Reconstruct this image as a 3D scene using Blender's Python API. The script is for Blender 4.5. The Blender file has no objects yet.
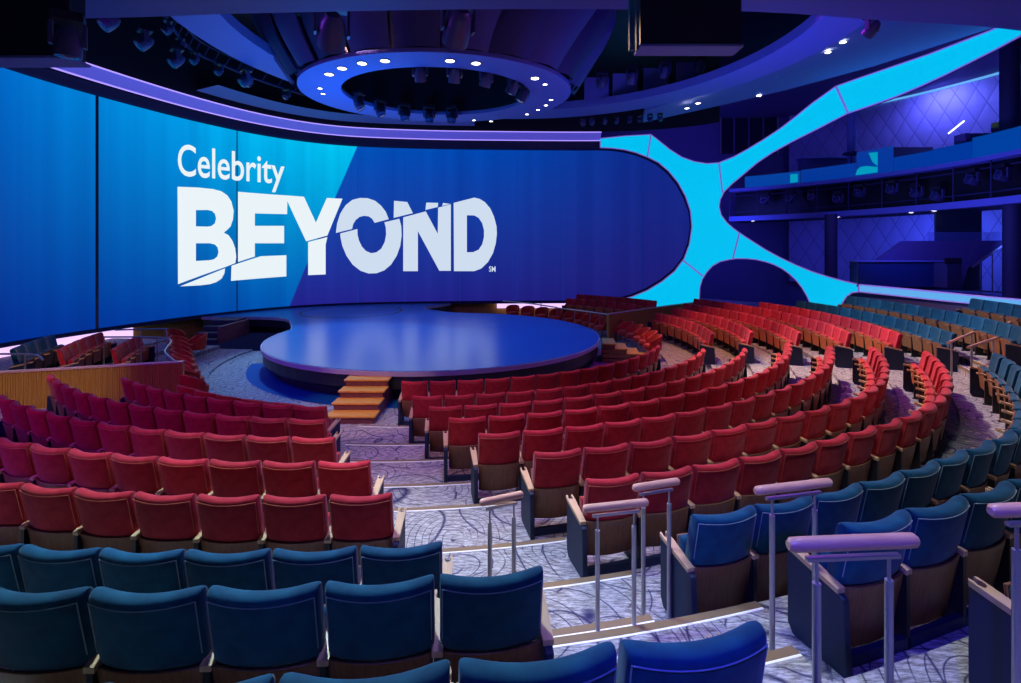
import bpy, bmesh, math, random
from mathutils import Vector, Matrix
from mathutils.geometry import tessellate_polygon
random.seed(7)
C = bpy.context.scene.collection
R = math.radians
F = 500.0; CX = 510.5; HZ = 250.0; H0 = 3.47        # focal length, optical axis and horizon in a 1021x683 frame; eye height
CC = (-2.0, 16.6)                                    # centre of the seating arcs
ORD = ('zeroth first second third fourth fifth sixth seventh eighth ninth tenth eleventh twelfth thirteenth fourteenth '
       'fifteenth sixteenth seventeenth eighteenth nineteenth twentieth twenty-first twenty-second twenty-third twenty-fourth '
       'twenty-fifth twenty-sixth twenty-seventh twenty-eighth twenty-ninth thirtieth').split()

# ------------------------------------------------------------------ materials
def mat(name, col=(.5, .5, .5), rough=.6, metal=0., spec=.5, sheen=0., emit=None, es=1.0, alpha=None, coat=0.):
    m = bpy.data.materials.new(name); m.use_nodes = True
    b = m.node_tree.nodes['Principled BSDF']
    b.inputs['Base Color'].default_value = (*col, 1); b.inputs['Roughness'].default_value = rough
    b.inputs['Metallic'].default_value = metal; b.inputs['Specular IOR Level'].default_value = spec
    b.inputs['Sheen Weight'].default_value = sheen; b.inputs['Sheen Roughness'].default_value = .4
    b.inputs['Coat Weight'].default_value = coat
    if emit: b.inputs['Emission Color'].default_value = (*emit, 1); b.inputs['Emission Strength'].default_value = es
    if alpha is not None: b.inputs['Alpha'].default_value = alpha
    return m
def nodes(m):
    nt = m.node_tree; return nt, nt.nodes, nt.links, nt.nodes['Principled BSDF']
def N(nt, t, **kw):
    n = nt.nodes.new(t)
    for k, v in kw.items():
        if k.startswith('i_'):
            n.inputs[int(k[2:]) if k[2:].isdigit() else k[2:].replace('_', ' ')].default_value = v
        else: setattr(n, k, v)
    return n
def ramp(nt, stops, interp='LINEAR'):
    r = nt.nodes.new('ShaderNodeValToRGB'); e = r.color_ramp.elements; r.color_ramp.interpolation = interp
    while len(e) < len(stops): e.new(.5)
    for x, (p, c) in zip(e, stops): x.position = p; x.color = (*c, 1)
    return r
def velvet(name, col, col2):
    m = mat(name, col, .8, spec=.2, sheen=.2); nt, ns, L, b = nodes(m)
    tc = N(nt, 'ShaderNodeTexCoord'); nz = N(nt, 'ShaderNodeTexNoise', i_Scale=9., i_Detail=4.)
    fine = N(nt, 'ShaderNodeTexNoise', i_Scale=260., i_Detail=2.)
    r = ramp(nt, [(.35, col), (.7, col2)]); bp = N(nt, 'ShaderNodeBump', i_Strength=.18, i_Distance=.004)
    oi = N(nt, 'ShaderNodeObjectInfo'); hs = N(nt, 'ShaderNodeHueSaturation'); mr = N(nt, 'ShaderNodeMapRange', i_3=.82, i_4=1.15)
    L.new(oi.outputs['Random'], mr.inputs[0]); L.new(mr.outputs[0], hs.inputs['Value'])
    L.new(tc.outputs['Object'], nz.inputs['Vector']); L.new(tc.outputs['Object'], fine.inputs['Vector'])
    L.new(nz.outputs[0], r.inputs[0]); L.new(r.outputs[0], hs.inputs['Color']); L.new(hs.outputs[0], b.inputs['Base Color'])
    L.new(fine.outputs[0], bp.inputs['Height']); L.new(bp.outputs[0], b.inputs['Normal'])
    return m
def wood(name, c1, c2, scale=(30, 3, 3), rough=.4):
    m = mat(name, c1, rough, spec=.4); nt, ns, L, b = nodes(m)
    tc = N(nt, 'ShaderNodeTexCoord'); mp = N(nt, 'ShaderNodeMapping'); mp.inputs['Scale'].default_value = scale
    nz = N(nt, 'ShaderNodeTexNoise', i_Scale=2., i_Detail=6., i_Distortion=.6); r = ramp(nt, [(.3, c1), (.7, c2)])
    L.new(tc.outputs['Object'], mp.inputs[0]); L.new(mp.outputs[0], nz.inputs['Vector']); L.new(nz.outputs[0], r.inputs[0])
    L.new(r.outputs[0], b.inputs['Base Color'])
    return m
M = {}
M['red'] = velvet('red_velvet', (.37, .011, .024), (.52, .028, .042))
M['blue'] = velvet('blue_velvet', (.001, .045, .105), (.004, .085, .165))
M['tub'] = velvet('orange_red_upholstery', (.50, .045, .02), (.62, .075, .03))
M['wood'] = wood('brown_seat_veneer', (.17, .07, .035), (.27, .12, .055))
M['orange_lit_shell'] = wood('orange_lit_seat_veneer', (.42, .09, .03), (.55, .15, .05))  # seat wood with the orange light on it put into its colour
M['armwood'] = wood('pale_arm_timber', (.50, .30, .16), (.62, .42, .25))
M['navy'] = mat('navy_side_panel', (.007, .018, .055), .6)
M['black'] = mat('black_metal', (.012, .012, .018), .45)
M['dark'] = mat('dark_blue_paint', (.03, .03, .08), .7)
M['soffit'] = mat('soffit_paint', (.17, .21, .48), .65)
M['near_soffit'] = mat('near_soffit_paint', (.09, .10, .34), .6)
M['lampbody'] = mat('lamp_housing', (.07, .07, .15), .35)
M['violetwall'] = mat('violet_wall_paint', (.10, .08, .22), .7)
M['steel'] = mat('brushed_steel', (.42, .40, .42), .35, metal=.7)
M['grip'] = wood('handrail_timber', (.72, .34, .22), (.82, .44, .30), (4, 30, 30), .3)
M['piping'] = mat('pale_piping', (.20, .30, .38), .6)
M['redpiping'] = mat('red_piping', (.55, .10, .06), .6)
M['nosing'] = mat('brown_step_nosing', (.22, .14, .07), .6)
M['line'] = mat('white_step_edge_light', (.8, .8, .8), .5, emit=(.75, .72, .85), es=.3)
M['glass'] = mat('dark_glass', (.01, .012, .03), .06, spec=.8)
M['lampface'] = mat('downlight_lens', (1, 1, 1), .3, emit=(1, .93, .82), es=9.)
M['lens'] = mat('lamp_lens', (.03, .04, .1), .08, spec=.9, coat=1.)
M['amber'] = wood('amber_step_timber', (.72, .33, .03), (.85, .45, .06), (3, 30, 30), .35)
M['white_text'] = mat('white_display_letters', (0, 0, 0), .5, emit=(.82, .90, .93), es=1.0)
M['grey_text'] = mat('pale_display_letters', (0, 0, 0), .5, emit=(.62, .72, .86), es=1.0)
M['cyan'] = mat('cyan_light_panel', (0, 0, 0), .5, emit=(.0, .50, .84), es=1.05)
M['lav'] = mat('glowing_lavender_trim', (.55, .35, .8), .5, emit=(.25, .15, .6), es=.5)  # painted glow stands in for light reflected by trim and panel seams
M['seam'] = mat('panel_joint', (.25, .05, .25), .5)
M['stripwhite'] = mat('pale_pink_cove_light', (.5, .4, .6), .5, emit=(.75, .50, .95), es=1.3)
M['covelight'] = mat('violet_cove_light', (.2, .15, .5), .5, emit=(.42, .30, .95), es=1.2)
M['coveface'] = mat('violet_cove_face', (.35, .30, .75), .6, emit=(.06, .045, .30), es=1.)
M['parapet'] = mat('blue_parapet_display', (0, .02, .08), .3, emit=(.0, .035, .27), es=1.)
M['parapet2'] = mat('light_blue_parapet_display', (0, .02, .08), .3, emit=(.0, .05, .29), es=1.)
M['motif'] = mat('cyan_parapet_motif', (0, 0, 0), .4, emit=(.0, .32, .5), es=1.)
M['ribbon'] = mat('pale_cyan_ribbon_light', (0, 0, 0), .4, emit=(.12, .42, .85), es=1.)
M['yellow'] = mat('yellow_green_upholstery', (.7, .8, .10), .7)
M['teal'] = mat('teal_paint', (.01, .14, .18), .5)

def carpet():
    m = mat('swirl_carpet', (.4, .4, .4), .95, spec=.1); nt, ns, L, b = nodes(m)
    tc = N(nt, 'ShaderNodeTexCoord')
    mp = N(nt, 'ShaderNodeMapping'); mp.inputs['Scale'].default_value = (1, 1, 0)
    L.new(tc.outputs['Object'], mp.inputs[0])
    wn = N(nt, 'ShaderNodeTexNoise', i_Scale=.9, i_Detail=0.)
    L.new(mp.outputs[0], wn.inputs['Vector'])
    mixv = N(nt, 'ShaderNodeVectorMath', operation='MULTIPLY_ADD'); mixv.inputs[1].default_value = (.5, .5, 0)
    L.new(wn.outputs['Color'], mixv.inputs[0]); L.new(mp.outputs[0], mixv.inputs[2])
    def rings(scale, freq, w):
        vo = N(nt, 'ShaderNodeTexVoronoi', i_Scale=scale); L.new(mixv.outputs[0], vo.inputs['Vector'])
        mu = N(nt, 'ShaderNodeMath', operation='MULTIPLY'); mu.inputs[1].default_value = freq; L.new(vo.outputs['Distance'], mu.inputs[0])
        fr = N(nt, 'ShaderNodeMath', operation='PINGPONG'); fr.inputs[1].default_value = .5; L.new(mu.outputs[0], fr.inputs[0])
        r = ramp(nt, [(0, (0, 0, 0)), (w, (1, 1, 1))]); L.new(fr.outputs[0], r.inputs[0]); return r
    a = rings(1.15, 11., .085); c = rings(.62, 8., .055)
    st = N(nt, 'ShaderNodeTexNoise', i_Scale=9., i_Detail=7., i_Roughness=.8); mp2 = N(nt, 'ShaderNodeMapping'); mp2.inputs['Scale'].default_value = (1, 5, 0)
    mp2.inputs['Rotation'].default_value = (0, 0, .6)
    L.new(tc.outputs['Object'], mp2.inputs[0]); L.new(mp2.outputs[0], st.inputs['Vector'])
    base = ramp(nt, [(.34, (.07, .06, .06)), (.47, (.27, .25, .25)), (.60, (.60, .57, .56))]); L.new(st.outputs[0], base.inputs[0])
    # lines fade in and out over the field
    fade = N(nt, 'ShaderNodeTexNoise', i_Scale=2.6, i_Detail=2.); L.new(mp.outputs[0], fade.inputs['Vector'])
    fr2 = ramp(nt, [(.56, (0, 0, 0)), (.68, (1, 1, 1))]); L.new(fade.outputs[0], fr2.inputs[0])
    mul = N(nt, 'ShaderNodeMix', data_type='RGBA', blend_type='MULTIPLY'); mul.inputs[0].default_value = 1
    L.new(a.outputs[0], mul.inputs[6]); L.new(c.outputs[0], mul.inputs[7])
    mx = N(nt, 'ShaderNodeMath', operation='MAXIMUM'); L.new(mul.outputs[2], mx.inputs[0]); L.new(fr2.outputs[0], mx.inputs[1])
    out = N(nt, 'ShaderNodeMix', data_type='RGBA'); out.inputs[6].default_value = (.025, .022, .085, 1)
    L.new(mx.outputs[0], out.inputs[0]); L.new(base.outputs[0], out.inputs[7]); L.new(out.outputs[2], b.inputs['Base Color'])
    return m
M['carpet'] = carpet()

def timber_slats():
    m = wood('ribbed_timber_panel', (.58, .34, .045), (.68, .42, .07), (12, 12, .6), .45); nt, ns, L, b = nodes(m)
    tc = N(nt, 'ShaderNodeTexCoord'); w = N(nt, 'ShaderNodeTexWave', bands_direction='X', i_Scale=7.5); L.new(tc.outputs['UV'], w.inputs['Vector'])
    bp = N(nt, 'ShaderNodeBump', i_Strength=.9, i_Distance=.03); L.new(w.outputs[0], bp.inputs['Height']); L.new(bp.outputs[0], b.inputs['Normal'])
    return m
M['slats'] = timber_slats()

def stage_floor():
    m = mat('polished_stage_floor', (.03, .13, .38), .25, spec=.7); return m
    tc = N(nt, 'ShaderNodeTexCoord'); nz = N(nt, 'ShaderNodeTexNoise', i_Scale=3., i_Detail=5.); L.new(tc.outputs['Object'], nz.inputs['Vector'])
    r = ramp(nt, [(.3, (.26, .26, .26)), (.7, (.38, .38, .38))]); L.new(nz.outputs[0], r.inputs[0]); L.new(r.outputs[0], b.inputs['Roughness'])
    return m
M['stage'] = stage_floor()
M['fascia'] = mat('dark_stage_fascia', (.02, .02, .04), .4)
M['lip'] = mat('pale_stage_edge', (.45, .40, .60), .35)
M['ringfloor'] = mat('blue_glossy_floor_ring', (.0, .10, .40), .8, spec=.2)

def quilt():
    m = mat('quilted_wall_panel', (.30, .26, .55), .5); nt, ns, L, b = nodes(m)
    tc = N(nt, 'ShaderNodeTexCoord')
    sep = N(nt, 'ShaderNodeSeparateXYZ'); L.new(tc.outputs['UV'], sep.inputs[0])
    hs = []
    for sgn in (1, -1):
        mu = N(nt, 'ShaderNodeMath', operation='MULTIPLY'); mu.inputs[1].default_value = sgn * .55; L.new(sep.outputs[1], mu.inputs[0])
        ad = N(nt, 'ShaderNodeMath', operation='ADD'); L.new(sep.outputs[0], ad.inputs[0]); L.new(mu.outputs[0], ad.inputs[1])
        pp = N(nt, 'ShaderNodeMath', operation='PINGPONG'); pp.inputs[1].default_value = .45; L.new(ad.outputs[0], pp.inputs[0])
        hs.append(pp)
    mn = N(nt, 'ShaderNodeMath', operation='MINIMUM'); L.new(hs[0].outputs[0], mn.inputs[0]); L.new(hs[1].outputs[0], mn.inputs[1])
    r = ramp(nt, [(0, (.12, .10, .28)), (.035, (.30, .27, .55))]); L.new(mn.outputs[0], r.inputs[0]); L.new(r.outputs[0], b.inputs['Base Color'])
    sm = N(nt, 'ShaderNodeMath', operation='SQRT'); L.new(mn.outputs[0], sm.inputs[0])
    bp = N(nt, 'ShaderNodeBump', i_Strength=.3, i_Distance=.12); L.new(sm.outputs[0], bp.inputs['Height']); L.new(bp.outputs[0], b.inputs['Normal'])
    return m
M['quilt'] = quilt()

# ------------------------------------------------------------------ mesh helpers
class MB:
    def __init__(s): s.v = []; s.f = []; s.uv = {}
    def add(s, vs, fs):
        o = len(s.v); s.v += [tuple(v) for v in vs]; s.f += [tuple(i + o for i in f) for f in fs]; return s
    def box(s, x0, x1, y0, y1, z0, z1, mx=None):
        vs = [(x, y, z) for z in (z0, z1) for y in (y0, y1) for x in (x0, x1)]
        if mx: vs = [tuple(mx @ Vector(v)) for v in vs]
        return s.add(vs, [(0, 2, 3, 1), (4, 5, 7, 6), (0, 1, 5, 4), (2, 6, 7, 3), (0, 4, 6, 2), (1, 3, 7, 5)])
    def prism(s, pts, z0, z1):
        n = len(pts)
        vs = [(x, y, z0) for x, y in pts] + [(x, y, z1) for x, y in pts]
        tri = tessellate_polygon([[Vector((x, y, 0)) for x, y in pts]])
        fs = [tuple(t[::-1]) for t in tri] + [tuple(i + n for i in t) for t in tri]
        fs += [(i, (i + 1) % n, n + (i + 1) % n, n + i) for i in range(n)]
        return s.add(vs, fs)
    def grid(s, rows, closed=False):          # rows: list of equally long point lists
        n = len(rows[0]); vs = [p for r in rows for p in r]; fs = []
        for i in range(len(rows) - 1):
            for j in range(n if closed else n - 1):
                fs.append((i * n + j, i * n + (j + 1) % n, (i + 1) * n + (j + 1) % n, (i + 1) * n + j))
        return s.add(vs, fs)
    def tube(s, path, r, n=8, cap=True):
        path = [Vector(p) for p in path]; rows = []; rr = r if isinstance(r, (list, tuple)) else [r] * len(path)
        up = Vector((0, 0, 1))
        for i, p in enumerate(path):
            d = (path[min(i + 1, len(path) - 1)] - path[max(i - 1, 0)]).normalized()
            a = up if abs(d.dot(up)) < .95 else Vector((1, 0, 0))
            u = d.cross(a).normalized(); w = d.cross(u).normalized()
            rows.append([tuple(p + (u * math.cos(t) + w * math.sin(t)) * rr[i]) for t in [2 * math.pi * k / n for k in range(n)]])
        o = len(s.v); s.grid(rows, True)
        if cap: s.f.append(tuple(range(o, o + n))); s.f.append(tuple(range(o + (len(path) - 1) * n, o + len(path) * n))[::-1])
        return s
    def lathe(s, prof, n=24, c=(0, 0, 0), sx=1, sy=1, mx=None):
        rows = [[(c[0] + r * sx * math.cos(2 * math.pi * k / n), c[1] + r * sy * math.sin(2 * math.pi * k / n), c[2] + z) for k in range(n)] for r, z in prof]
        if mx: rows = [[tuple(mx @ Vector(p)) for p in r] for r in rows]
        return s.grid(rows, True)
    def mesh(s, name, m, smooth=False, bevel=0., seg=2, weld=True):
        me = bpy.data.meshes.new(name); me.from_pydata(s.v, [], s.f); 
        bm = bmesh.new(); bm.from_mesh(me)
        if weld: bmesh.ops.remove_doubles(bm, verts=bm.verts, dist=1e-5)
        bmesh.ops.recalc_face_normals(bm, faces=bm.faces)
        if bevel:
            es = [e for e in bm.edges if len(e.link_faces) == 2 and e.calc_face_angle(0) > .6]
            bmesh.ops.bevel(bm, geom=es, offset=bevel, segments=seg, profile=.5, affect='EDGES', clamp_overlap=True)
        bm.to_mesh(me); bm.free()
        if smooth:
            for p in me.polygons: p.use_smooth = True
            me.set_sharp_from_angle(angle=R(42))
        for mm in (m if isinstance(m, (list, tuple)) else [m]): me.materials.append(mm)
        return me
    def obj(s, name, m, parent=None, smooth=False, bevel=0., seg=2, loc=None, weld=True):
        return link(name, s.mesh(name, m, smooth, bevel, seg, weld), parent, loc)
def link(name, me, parent=None, loc=None):
    o = bpy.data.objects.new(name, me); C.objects.link(o)
    if parent: o.parent = parent
    if loc: o.location = loc
    return o
def tag(o, label=None, cat=None, group=None, kind=None):
    if label: o['label'] = label
    if cat: o['category'] = cat
    if group: o['group'] = group
    if kind: o['kind'] = kind
    return o
def thing(name, label, cat, loc=(0, 0, 0), rz=0, group=None):
    o = bpy.data.objects.new(name, None); C.objects.link(o); o.location = loc; o.rotation_euler = (0, 0, rz); o.empty_display_size = .1
    return tag(o, label, cat, group)
def struct(o): o['kind'] = 'structure'; return o
def copy_tree(o, loc, rz, label, group=None, skip=()):
    def rec(x, par):
        c = x.copy(); C.objects.link(c)
        if par: c.parent = par
        for ch in x.children:
            if ch.name.split('.')[0] not in skip: rec(ch, c)
        return c
    r = rec(o, None); r.location = loc; r.rotation_euler = (0, 0, rz); r['label'] = label
    if group: r['group'] = group
    return r

# projection used only to read distances off the photograph's geometry
def P(px, py, h):                 # point at depth given by its height h below the eye
    Z = F * h / (py - HZ); return Vector(((px - CX) * Z / F, Z, H0 - h))
def proj(x, y, z): return (CX + F * x / y, HZ + F * (H0 - z) / y) if y > .05 else (9e9, 9e9)
def pol(r, az, z=0): return Vector((CC[0] + r * math.cos(R(az)), CC[1] + r * math.sin(R(az)), z))
def catmull(pts, n=10):
    out = []; P_ = [pts[0]] + list(pts) + [pts[-1]]
    for i in range(1, len(P_) - 2):
        a, b, c, d = [Vector(p) for p in P_[i - 1:i + 3]]
        for k in range(n):
            t = k / n
            out.append(.5 * ((2 * b) + (c - a) * t + (2 * a - 5 * b + 4 * c - d) * t * t + (3 * b - a - 3 * c + d) * t ** 3))
    out.append(Vector(pts[-1])); return out
class Plan:                       # a vertical surface over a smooth plan curve
    def __init__(s, pts, n=12):
        s.p = catmull([(*q, 0) for q in pts], n); s.s = [0]
        for a, b in zip(s.p, s.p[1:]): s.s.append(s.s[-1] + (b - a).length)
    def at(s, t):
        t = max(0, min(s.s[-1] - 1e-6, t)); lo, hi = 0, len(s.s) - 1
        while hi - lo > 1:
            m = (lo + hi) // 2
            if s.s[m] <= t: lo = m
            else: hi = m
        k = (t - s.s[lo]) / (s.s[hi] - s.s[lo]); p = s.p[lo].lerp(s.p[hi], k)
        a = s.p[max(lo - 1, 0)]; b = s.p[min(hi + 1, len(s.p) - 1)]; d = (b - a).normalized()
        return p, Vector((d.y, -d.x, 0))          # normal pointing to the hall side
    def hit(s, px):
        m = (px - CX) / F
        for i, (a, b) in enumerate(zip(s.p, s.p[1:])):
            fa = a.x - m * a.y; fb = b.x - m * b.y
            if fa * fb <= 0 and fa != fb and a.y > .1:
                k = fa / (fa - fb); return s.s[i] + k * (s.s[i + 1] - s.s[i]), a.y + k * (b.y - a.y)
        return (0, s.p[0].y) if m < s.p[0].x / s.p[0].y else (s.s[-1], s.p[-1].y)
    def sz(s, px, py):
        t, Z = s.hit(px); return (t, H0 + (HZ - py) * Z / F)
def plan_shape(name, plan, outer, holes, m, off=0., thick=.05, parent=None, px=True, step=.35, uv=None):
    """outline(s) on a Plan surface -> solid sheet that follows the curve"""
    loops = [[Vector((*(plan.sz(*q) if px else q), 0)) for q in lp] for lp in [outer] + list(holes)]
    flat = [v for lp in loops for v in lp]; tri = tessellate_polygon(loops)
    bm = bmesh.new(); vs = [bm.verts.new(v) for v in flat]
    for t in tri:
        try: bm.faces.new([vs[i] for i in t])
        except ValueError: pass
    x0 = min(v.x for v in flat); x1 = max(v.x for v in flat); x = math.ceil(x0 / step) * step
    while x < x1:
        bmesh.ops.bisect_plane(bm, geom=bm.verts[:] + bm.edges[:] + bm.faces[:], plane_co=(x, 0, 0), plane_no=(1, 0, 0)); x += step
    uvl = bm.loops.layers.uv.new('UVMap')
    for f in bm.faces:
        for l in f.loops: l[uvl].uv = (l.vert.co.x, l.vert.co.y)
    geo = bmesh.ops.extrude_face_region(bm, geom=bm.faces[:])
    ext = [g for g in geo['geom'] if isinstance(g, bmesh.types.BMVert)]; es = set(ext)
    for v in bm.verts:
        p, n = plan.at(v.co.x); d = off if v in es else off - thick
        v.co = Vector((p.x, p.y, v.co.y)) + n * d
    bmesh.ops.recalc_face_normals(bm, faces=bm.faces)
    me = bpy.data.meshes.new(name); bm.to_mesh(me); bm.free(); me.materials.append(m)
    return link(name, me, parent)
def plan_band(plan, s0, s1, z0, z1, o0, o1, th=.06, n=40):
    """band from (offset o0, height z0) to (offset o1, height z1) following the plan"""
    mb = MB(); rows = [[], [], [], []]
    for k in range(n + 1):
        p, nn = plan.at(s0 + (s1 - s0) * k / n)
        for r, (o, z) in zip(rows, ((o0, z0), (o1, z1), (o1 - th, z1), (o0 - th, z0))):
            q = p + nn * o; r.append((q.x, q.y, z))
    rows.append(rows[0]); mb.grid(rows)
    a = [i * (n + 1) for i in range(4)]; mb.f.append(tuple(a)); mb.f.append(tuple(i + n for i in a)[::-1]); return mb

# ------------------------------------------------------------------ tiers of the floor
ROWS = [('r1', 6.77, 2.57), ('r2', 7.95, 2.52), ('r3', 8.92, 2.41), ('r4', 9.87, 2.28), ('r5', 10.70, 2.21), ('r6', 11.64, 2.10),
        ('r7', 12.46, 2.04), ('b1', 13.43, 1.92), ('b2', 14.24, 1.62), ('b3', 15.15, 1.32), ('b4', 16.1, 1.05)]
RR = {k: r for k, r, h in ROWS}; FZ = {k: H0 - (h + .90) for k, r, h in ROWS}
BACK = .13
ring = []
rin = 0.
for i, (k, r, h) in enumerate(ROWS):
    rout = r + BACK if i < len(ROWS) - 1 else 19.5
    if k == 'b3': ring.append((k, rin, rin + .42, FZ['b3'] - .14)); rin += .42
    ring.append((k, rin, rout, FZ[k])); rin = rout
def sector(mb, r0, r1, a0, a1, z0, z1, n):
    prof = [(r0, z0), (r1, z0), (r1, z1), (r0, z1), (r0, z0)]
    rows = [[tuple(pol(max(r, .001), a0 + (a1 - a0) * k / n, z)) for k in range(n + 1)] for r, z in prof]
    mb.grid(rows); 
    for k in (0, n): mb.add([rows[i][k] for i in range(4)], [(0, 1, 2, 3)])
    return mb
fl = MB()
AMAX = {'b1': 14, 'b2': 7, 'b3': -5, 'b4': -12}
for k, r0, r1, z in ring:
    side_box = k in ('r6', 'r7') or k[0] == 'b'
    sector(fl, r0, r1, -132 if side_box else -185, AMAX.get(k, 62), -.3, z, 70)
    if side_box: sector(fl, r0, r1, -185, -132, -.3, FZ['r5'], 24)
    if k in AMAX: sector(fl, r0, r1, AMAX[k], 62, -.3, FZ['r7'], 24)
fo = fl.obj('floor', M['carpet']); struct(fo)
# nosing strips where the tier edges cross the aisles
def nosing(i, r, z, a0, a1):
    mb = MB(); n = 14
    sector(mb, r - .012, r + .05, a0, a1, z - .03, z + .005, n)
    o = mb.obj('trim_%d' % i, M['nosing']); struct(o)
    m2 = MB(); sector(m2, r + .05, r + .066, a0, a1, z - .02, z + .004, n); o2 = m2.obj('edge_line', M['line'], o)
nid = 1
A1L = {'r1': -98, 'r2': -96, 'r3': -94.4, 'r4': -92, 'r5': -89.3, 'r6': -86.2, 'r7': -84.4, 'b1': -82.4, 'b2': -80.6, 'b3': -78.2, 'b4': -76}
A1R = {'r1': -93, 'r2': -89, 'r3': -86.3, 'r4': -84.2, 'r5': -82.2, 'r6': -80, 'r7': -78.4, 'b1': -76.8, 'b2': -74.8, 'b3': -73, 'b4': -71}
ks = [k for k, *_ in ROWS]
for i in range(1, len(ks) - 1):
    k, kp = ks[i], ks[i - 1]; r = RR[kp] + BACK; z = FZ[k]
    last = k == 'b3'
    if not last: nosing(nid, r, z, A1L[kp] + .3, A1R[k] + .9); nid += 1
    if i >= 7: nosing(nid, r, z, -31, -21.5); nid += 1
    if z - FZ[kp] > .2:            # half step inside the aisle
        zz = (z + FZ[kp]) / 2 + .01
        for a0, a1 in ((A1L[kp] + .1, A1R[kp] - .1), (-31, -21.5)):
            dd = .25
            mb = MB(); sector(mb, r - dd, r, a0, a1, FZ[kp], zz, 12); o = mb.obj('trim_%d' % nid, M['carpet']); struct(o); nid += 1
            m3 = MB(); sector(m3, r - dd - .012, r - dd + .05, a0, a1, zz - .03, zz + .005, 12); m3.obj('step_nosing', M['nosing'], o)
            m2 = MB(); sector(m2, r - dd + .05, r - dd + .066, a0, a1, zz - .02, zz + .004, 12); m2.obj('edge_line', M['line'], o)

# ------------------------------------------------------------------ theatre seat
def cushion_mesh(name, w, z0, z1, th, lean, curve, m, dip=.012, y0=0., roll=.0, nx=10, nz=8):
    """upholstered slab, wrapped forward at its sides, rounded all round"""
    mb = MB(); prof = []
    hz = (z1 - z0)
    ring_ = []
    # closed cross section (y,z) in the seat's side view
    rr = th / 2
    for k in range(7): t = math.pi * k / 6; ring_.append((rr * math.cos(t) * 1.0, hz + rr * math.sin(t) * .8 - rr * .8))
    ring_ += [(-rr, hz * .66), (-rr, hz * .33)]
    for k in range(5): t = math.pi + math.pi * k / 4; ring_.append((rr * math.cos(t), rr * .8 + rr * math.sin(t) * .8))
    ring_ += [(rr, hz * .33), (rr, hz * .66)]
    rows = []
    xs = [-w / 2, -w / 2 + .006, -w / 2 + .02] + [-w / 2 + .05 + (w - .10) * i / 8 for i in range(9)] + [w / 2 - .02, w / 2 - .006, w / 2]
    for i, x in enumerate(xs):
        e = (abs(x) / (w / 2))
        q = {0: .55, 1: .8, 2: .94, len(xs) - 3: .94, len(xs) - 2: .8, len(xs) - 1: .55}.get(i, 1.)
        rows.append([(x, y0 + y * q - lean * (z0 + z - .42) + curve * e * e, z0 + hz / 2 + (z - hz / 2) * (1 - (1 - q) * .10) - dip * (1 - e * e) * (z / hz)) for y, z in ring_])
    o = len(mb.v); mb.grid(rows, True); n = len(ring_)
    mb.f.append(tuple(range(o, o + n))[::-1]); mb.f.append(tuple(range(o + (len(xs) - 1) * n, o + len(xs) * n)))
    return mb.mesh(name, m, smooth=True)
def curved_panel(name, w, z0, z1, th, lean, curve, y0, m, taper=0.):
    mb = MB(); rows = []
    for x in [-w / 2 + w * i / 8 for i in range(9)]:
        e = abs(x) / (w / 2); k = curve * e * e
        rows.append([(x * (1 - taper), y0 + k - lean * (z0 - .42), z0), (x, y0 + k - lean * (z1 - .42), z1), (x, y0 + th + k - lean * (z1 - .42), z1), (x * (1 - taper), y0 + th + k - lean * (z0 - .42), z0)])
    mb.grid(rows, True); mb.f.append((0, 1, 2, 3)); o = 32; mb.f.append((o + 3, o + 2, o + 1, o))
    return mb.mesh(name, m, smooth=True, bevel=.004, seg=1)
W = .527; PITCH = .56; LEAN = .20
def arm_mesh():
    mb = MB(); z0, z1 = .475, .505; w = .028
    # outline in plan (x,y): front end forked round a cup notch
    pts = [(-w, -.055), (w, -.055), (w * 1.25, .20), (w * 1.25, .30), (.020, .31)]
    for k in range(7): t = -.9 + (math.pi + 1.8) * k / 6; pts.append((.024 * math.cos(t + 0) * 1., .268 - .024 * math.sin(t)))
    pts += [(-.020, .31), (-w * 1.25, .30), (-w * 1.25, .20)]
    mb.prism(pts, 0, z1 - z0)
    mb.v = [(x, y, z + z0 + (y + .055) * .20) for x, y, z in mb.v]
    return mb.mesh('armrest', M['armwood'])
def pedestal_mesh():
    mb = MB(); mb.box(-.016, .016, -.05, .20, .02, .485); mb.box(-.03, .03, -.05, .22, 0, .02)
    return mb.mesh('pedestal', M['black'])
def endpanel_mesh():
    mb = MB(); pts = [(-.11, 0), (.27, 0), (.31, .06), (.31, .545), (.20, .525), (-.05, .473), (-.09, .46)]
    n = len(pts); mb.add([(-.024, y, z) for y, z in pts] + [(.024, y, z) for y, z in pts], [tuple(range(n))[::-1], tuple(range(n, 2 * n))] + [(i, (i + 1) % n, n + (i + 1) % n, n + i) for i in range(n)])
    return mb.mesh('end_panel', M['navy'], bevel=.008)
def piping_mesh(m):
    mb = MB(); zt = .842; path = []
    for i in range(11):
        x = -W / 2 + .02 + (W - .04) * i / 10; e = abs(x) / (W / 2)
        path.append((x, -.0535 - LEAN * (zt - .42) + .05 * e * e, zt - .012 * (1 - e * e)))
    for s_ in (1, -1):
        e_ = path[-1 if s_ == 1 else 0]; ext = [(e_[0] + s_ * .008, e_[1] + .006 + LEAN * (e_[2] - z_), z_) for z_ in (.84, .75, .65, .55)]
        path = path + ext if s_ == 1 else ext[::-1] + path
    mb.tube(path, .0032, 5); return mb.mesh('piping', m, smooth=True)
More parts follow.
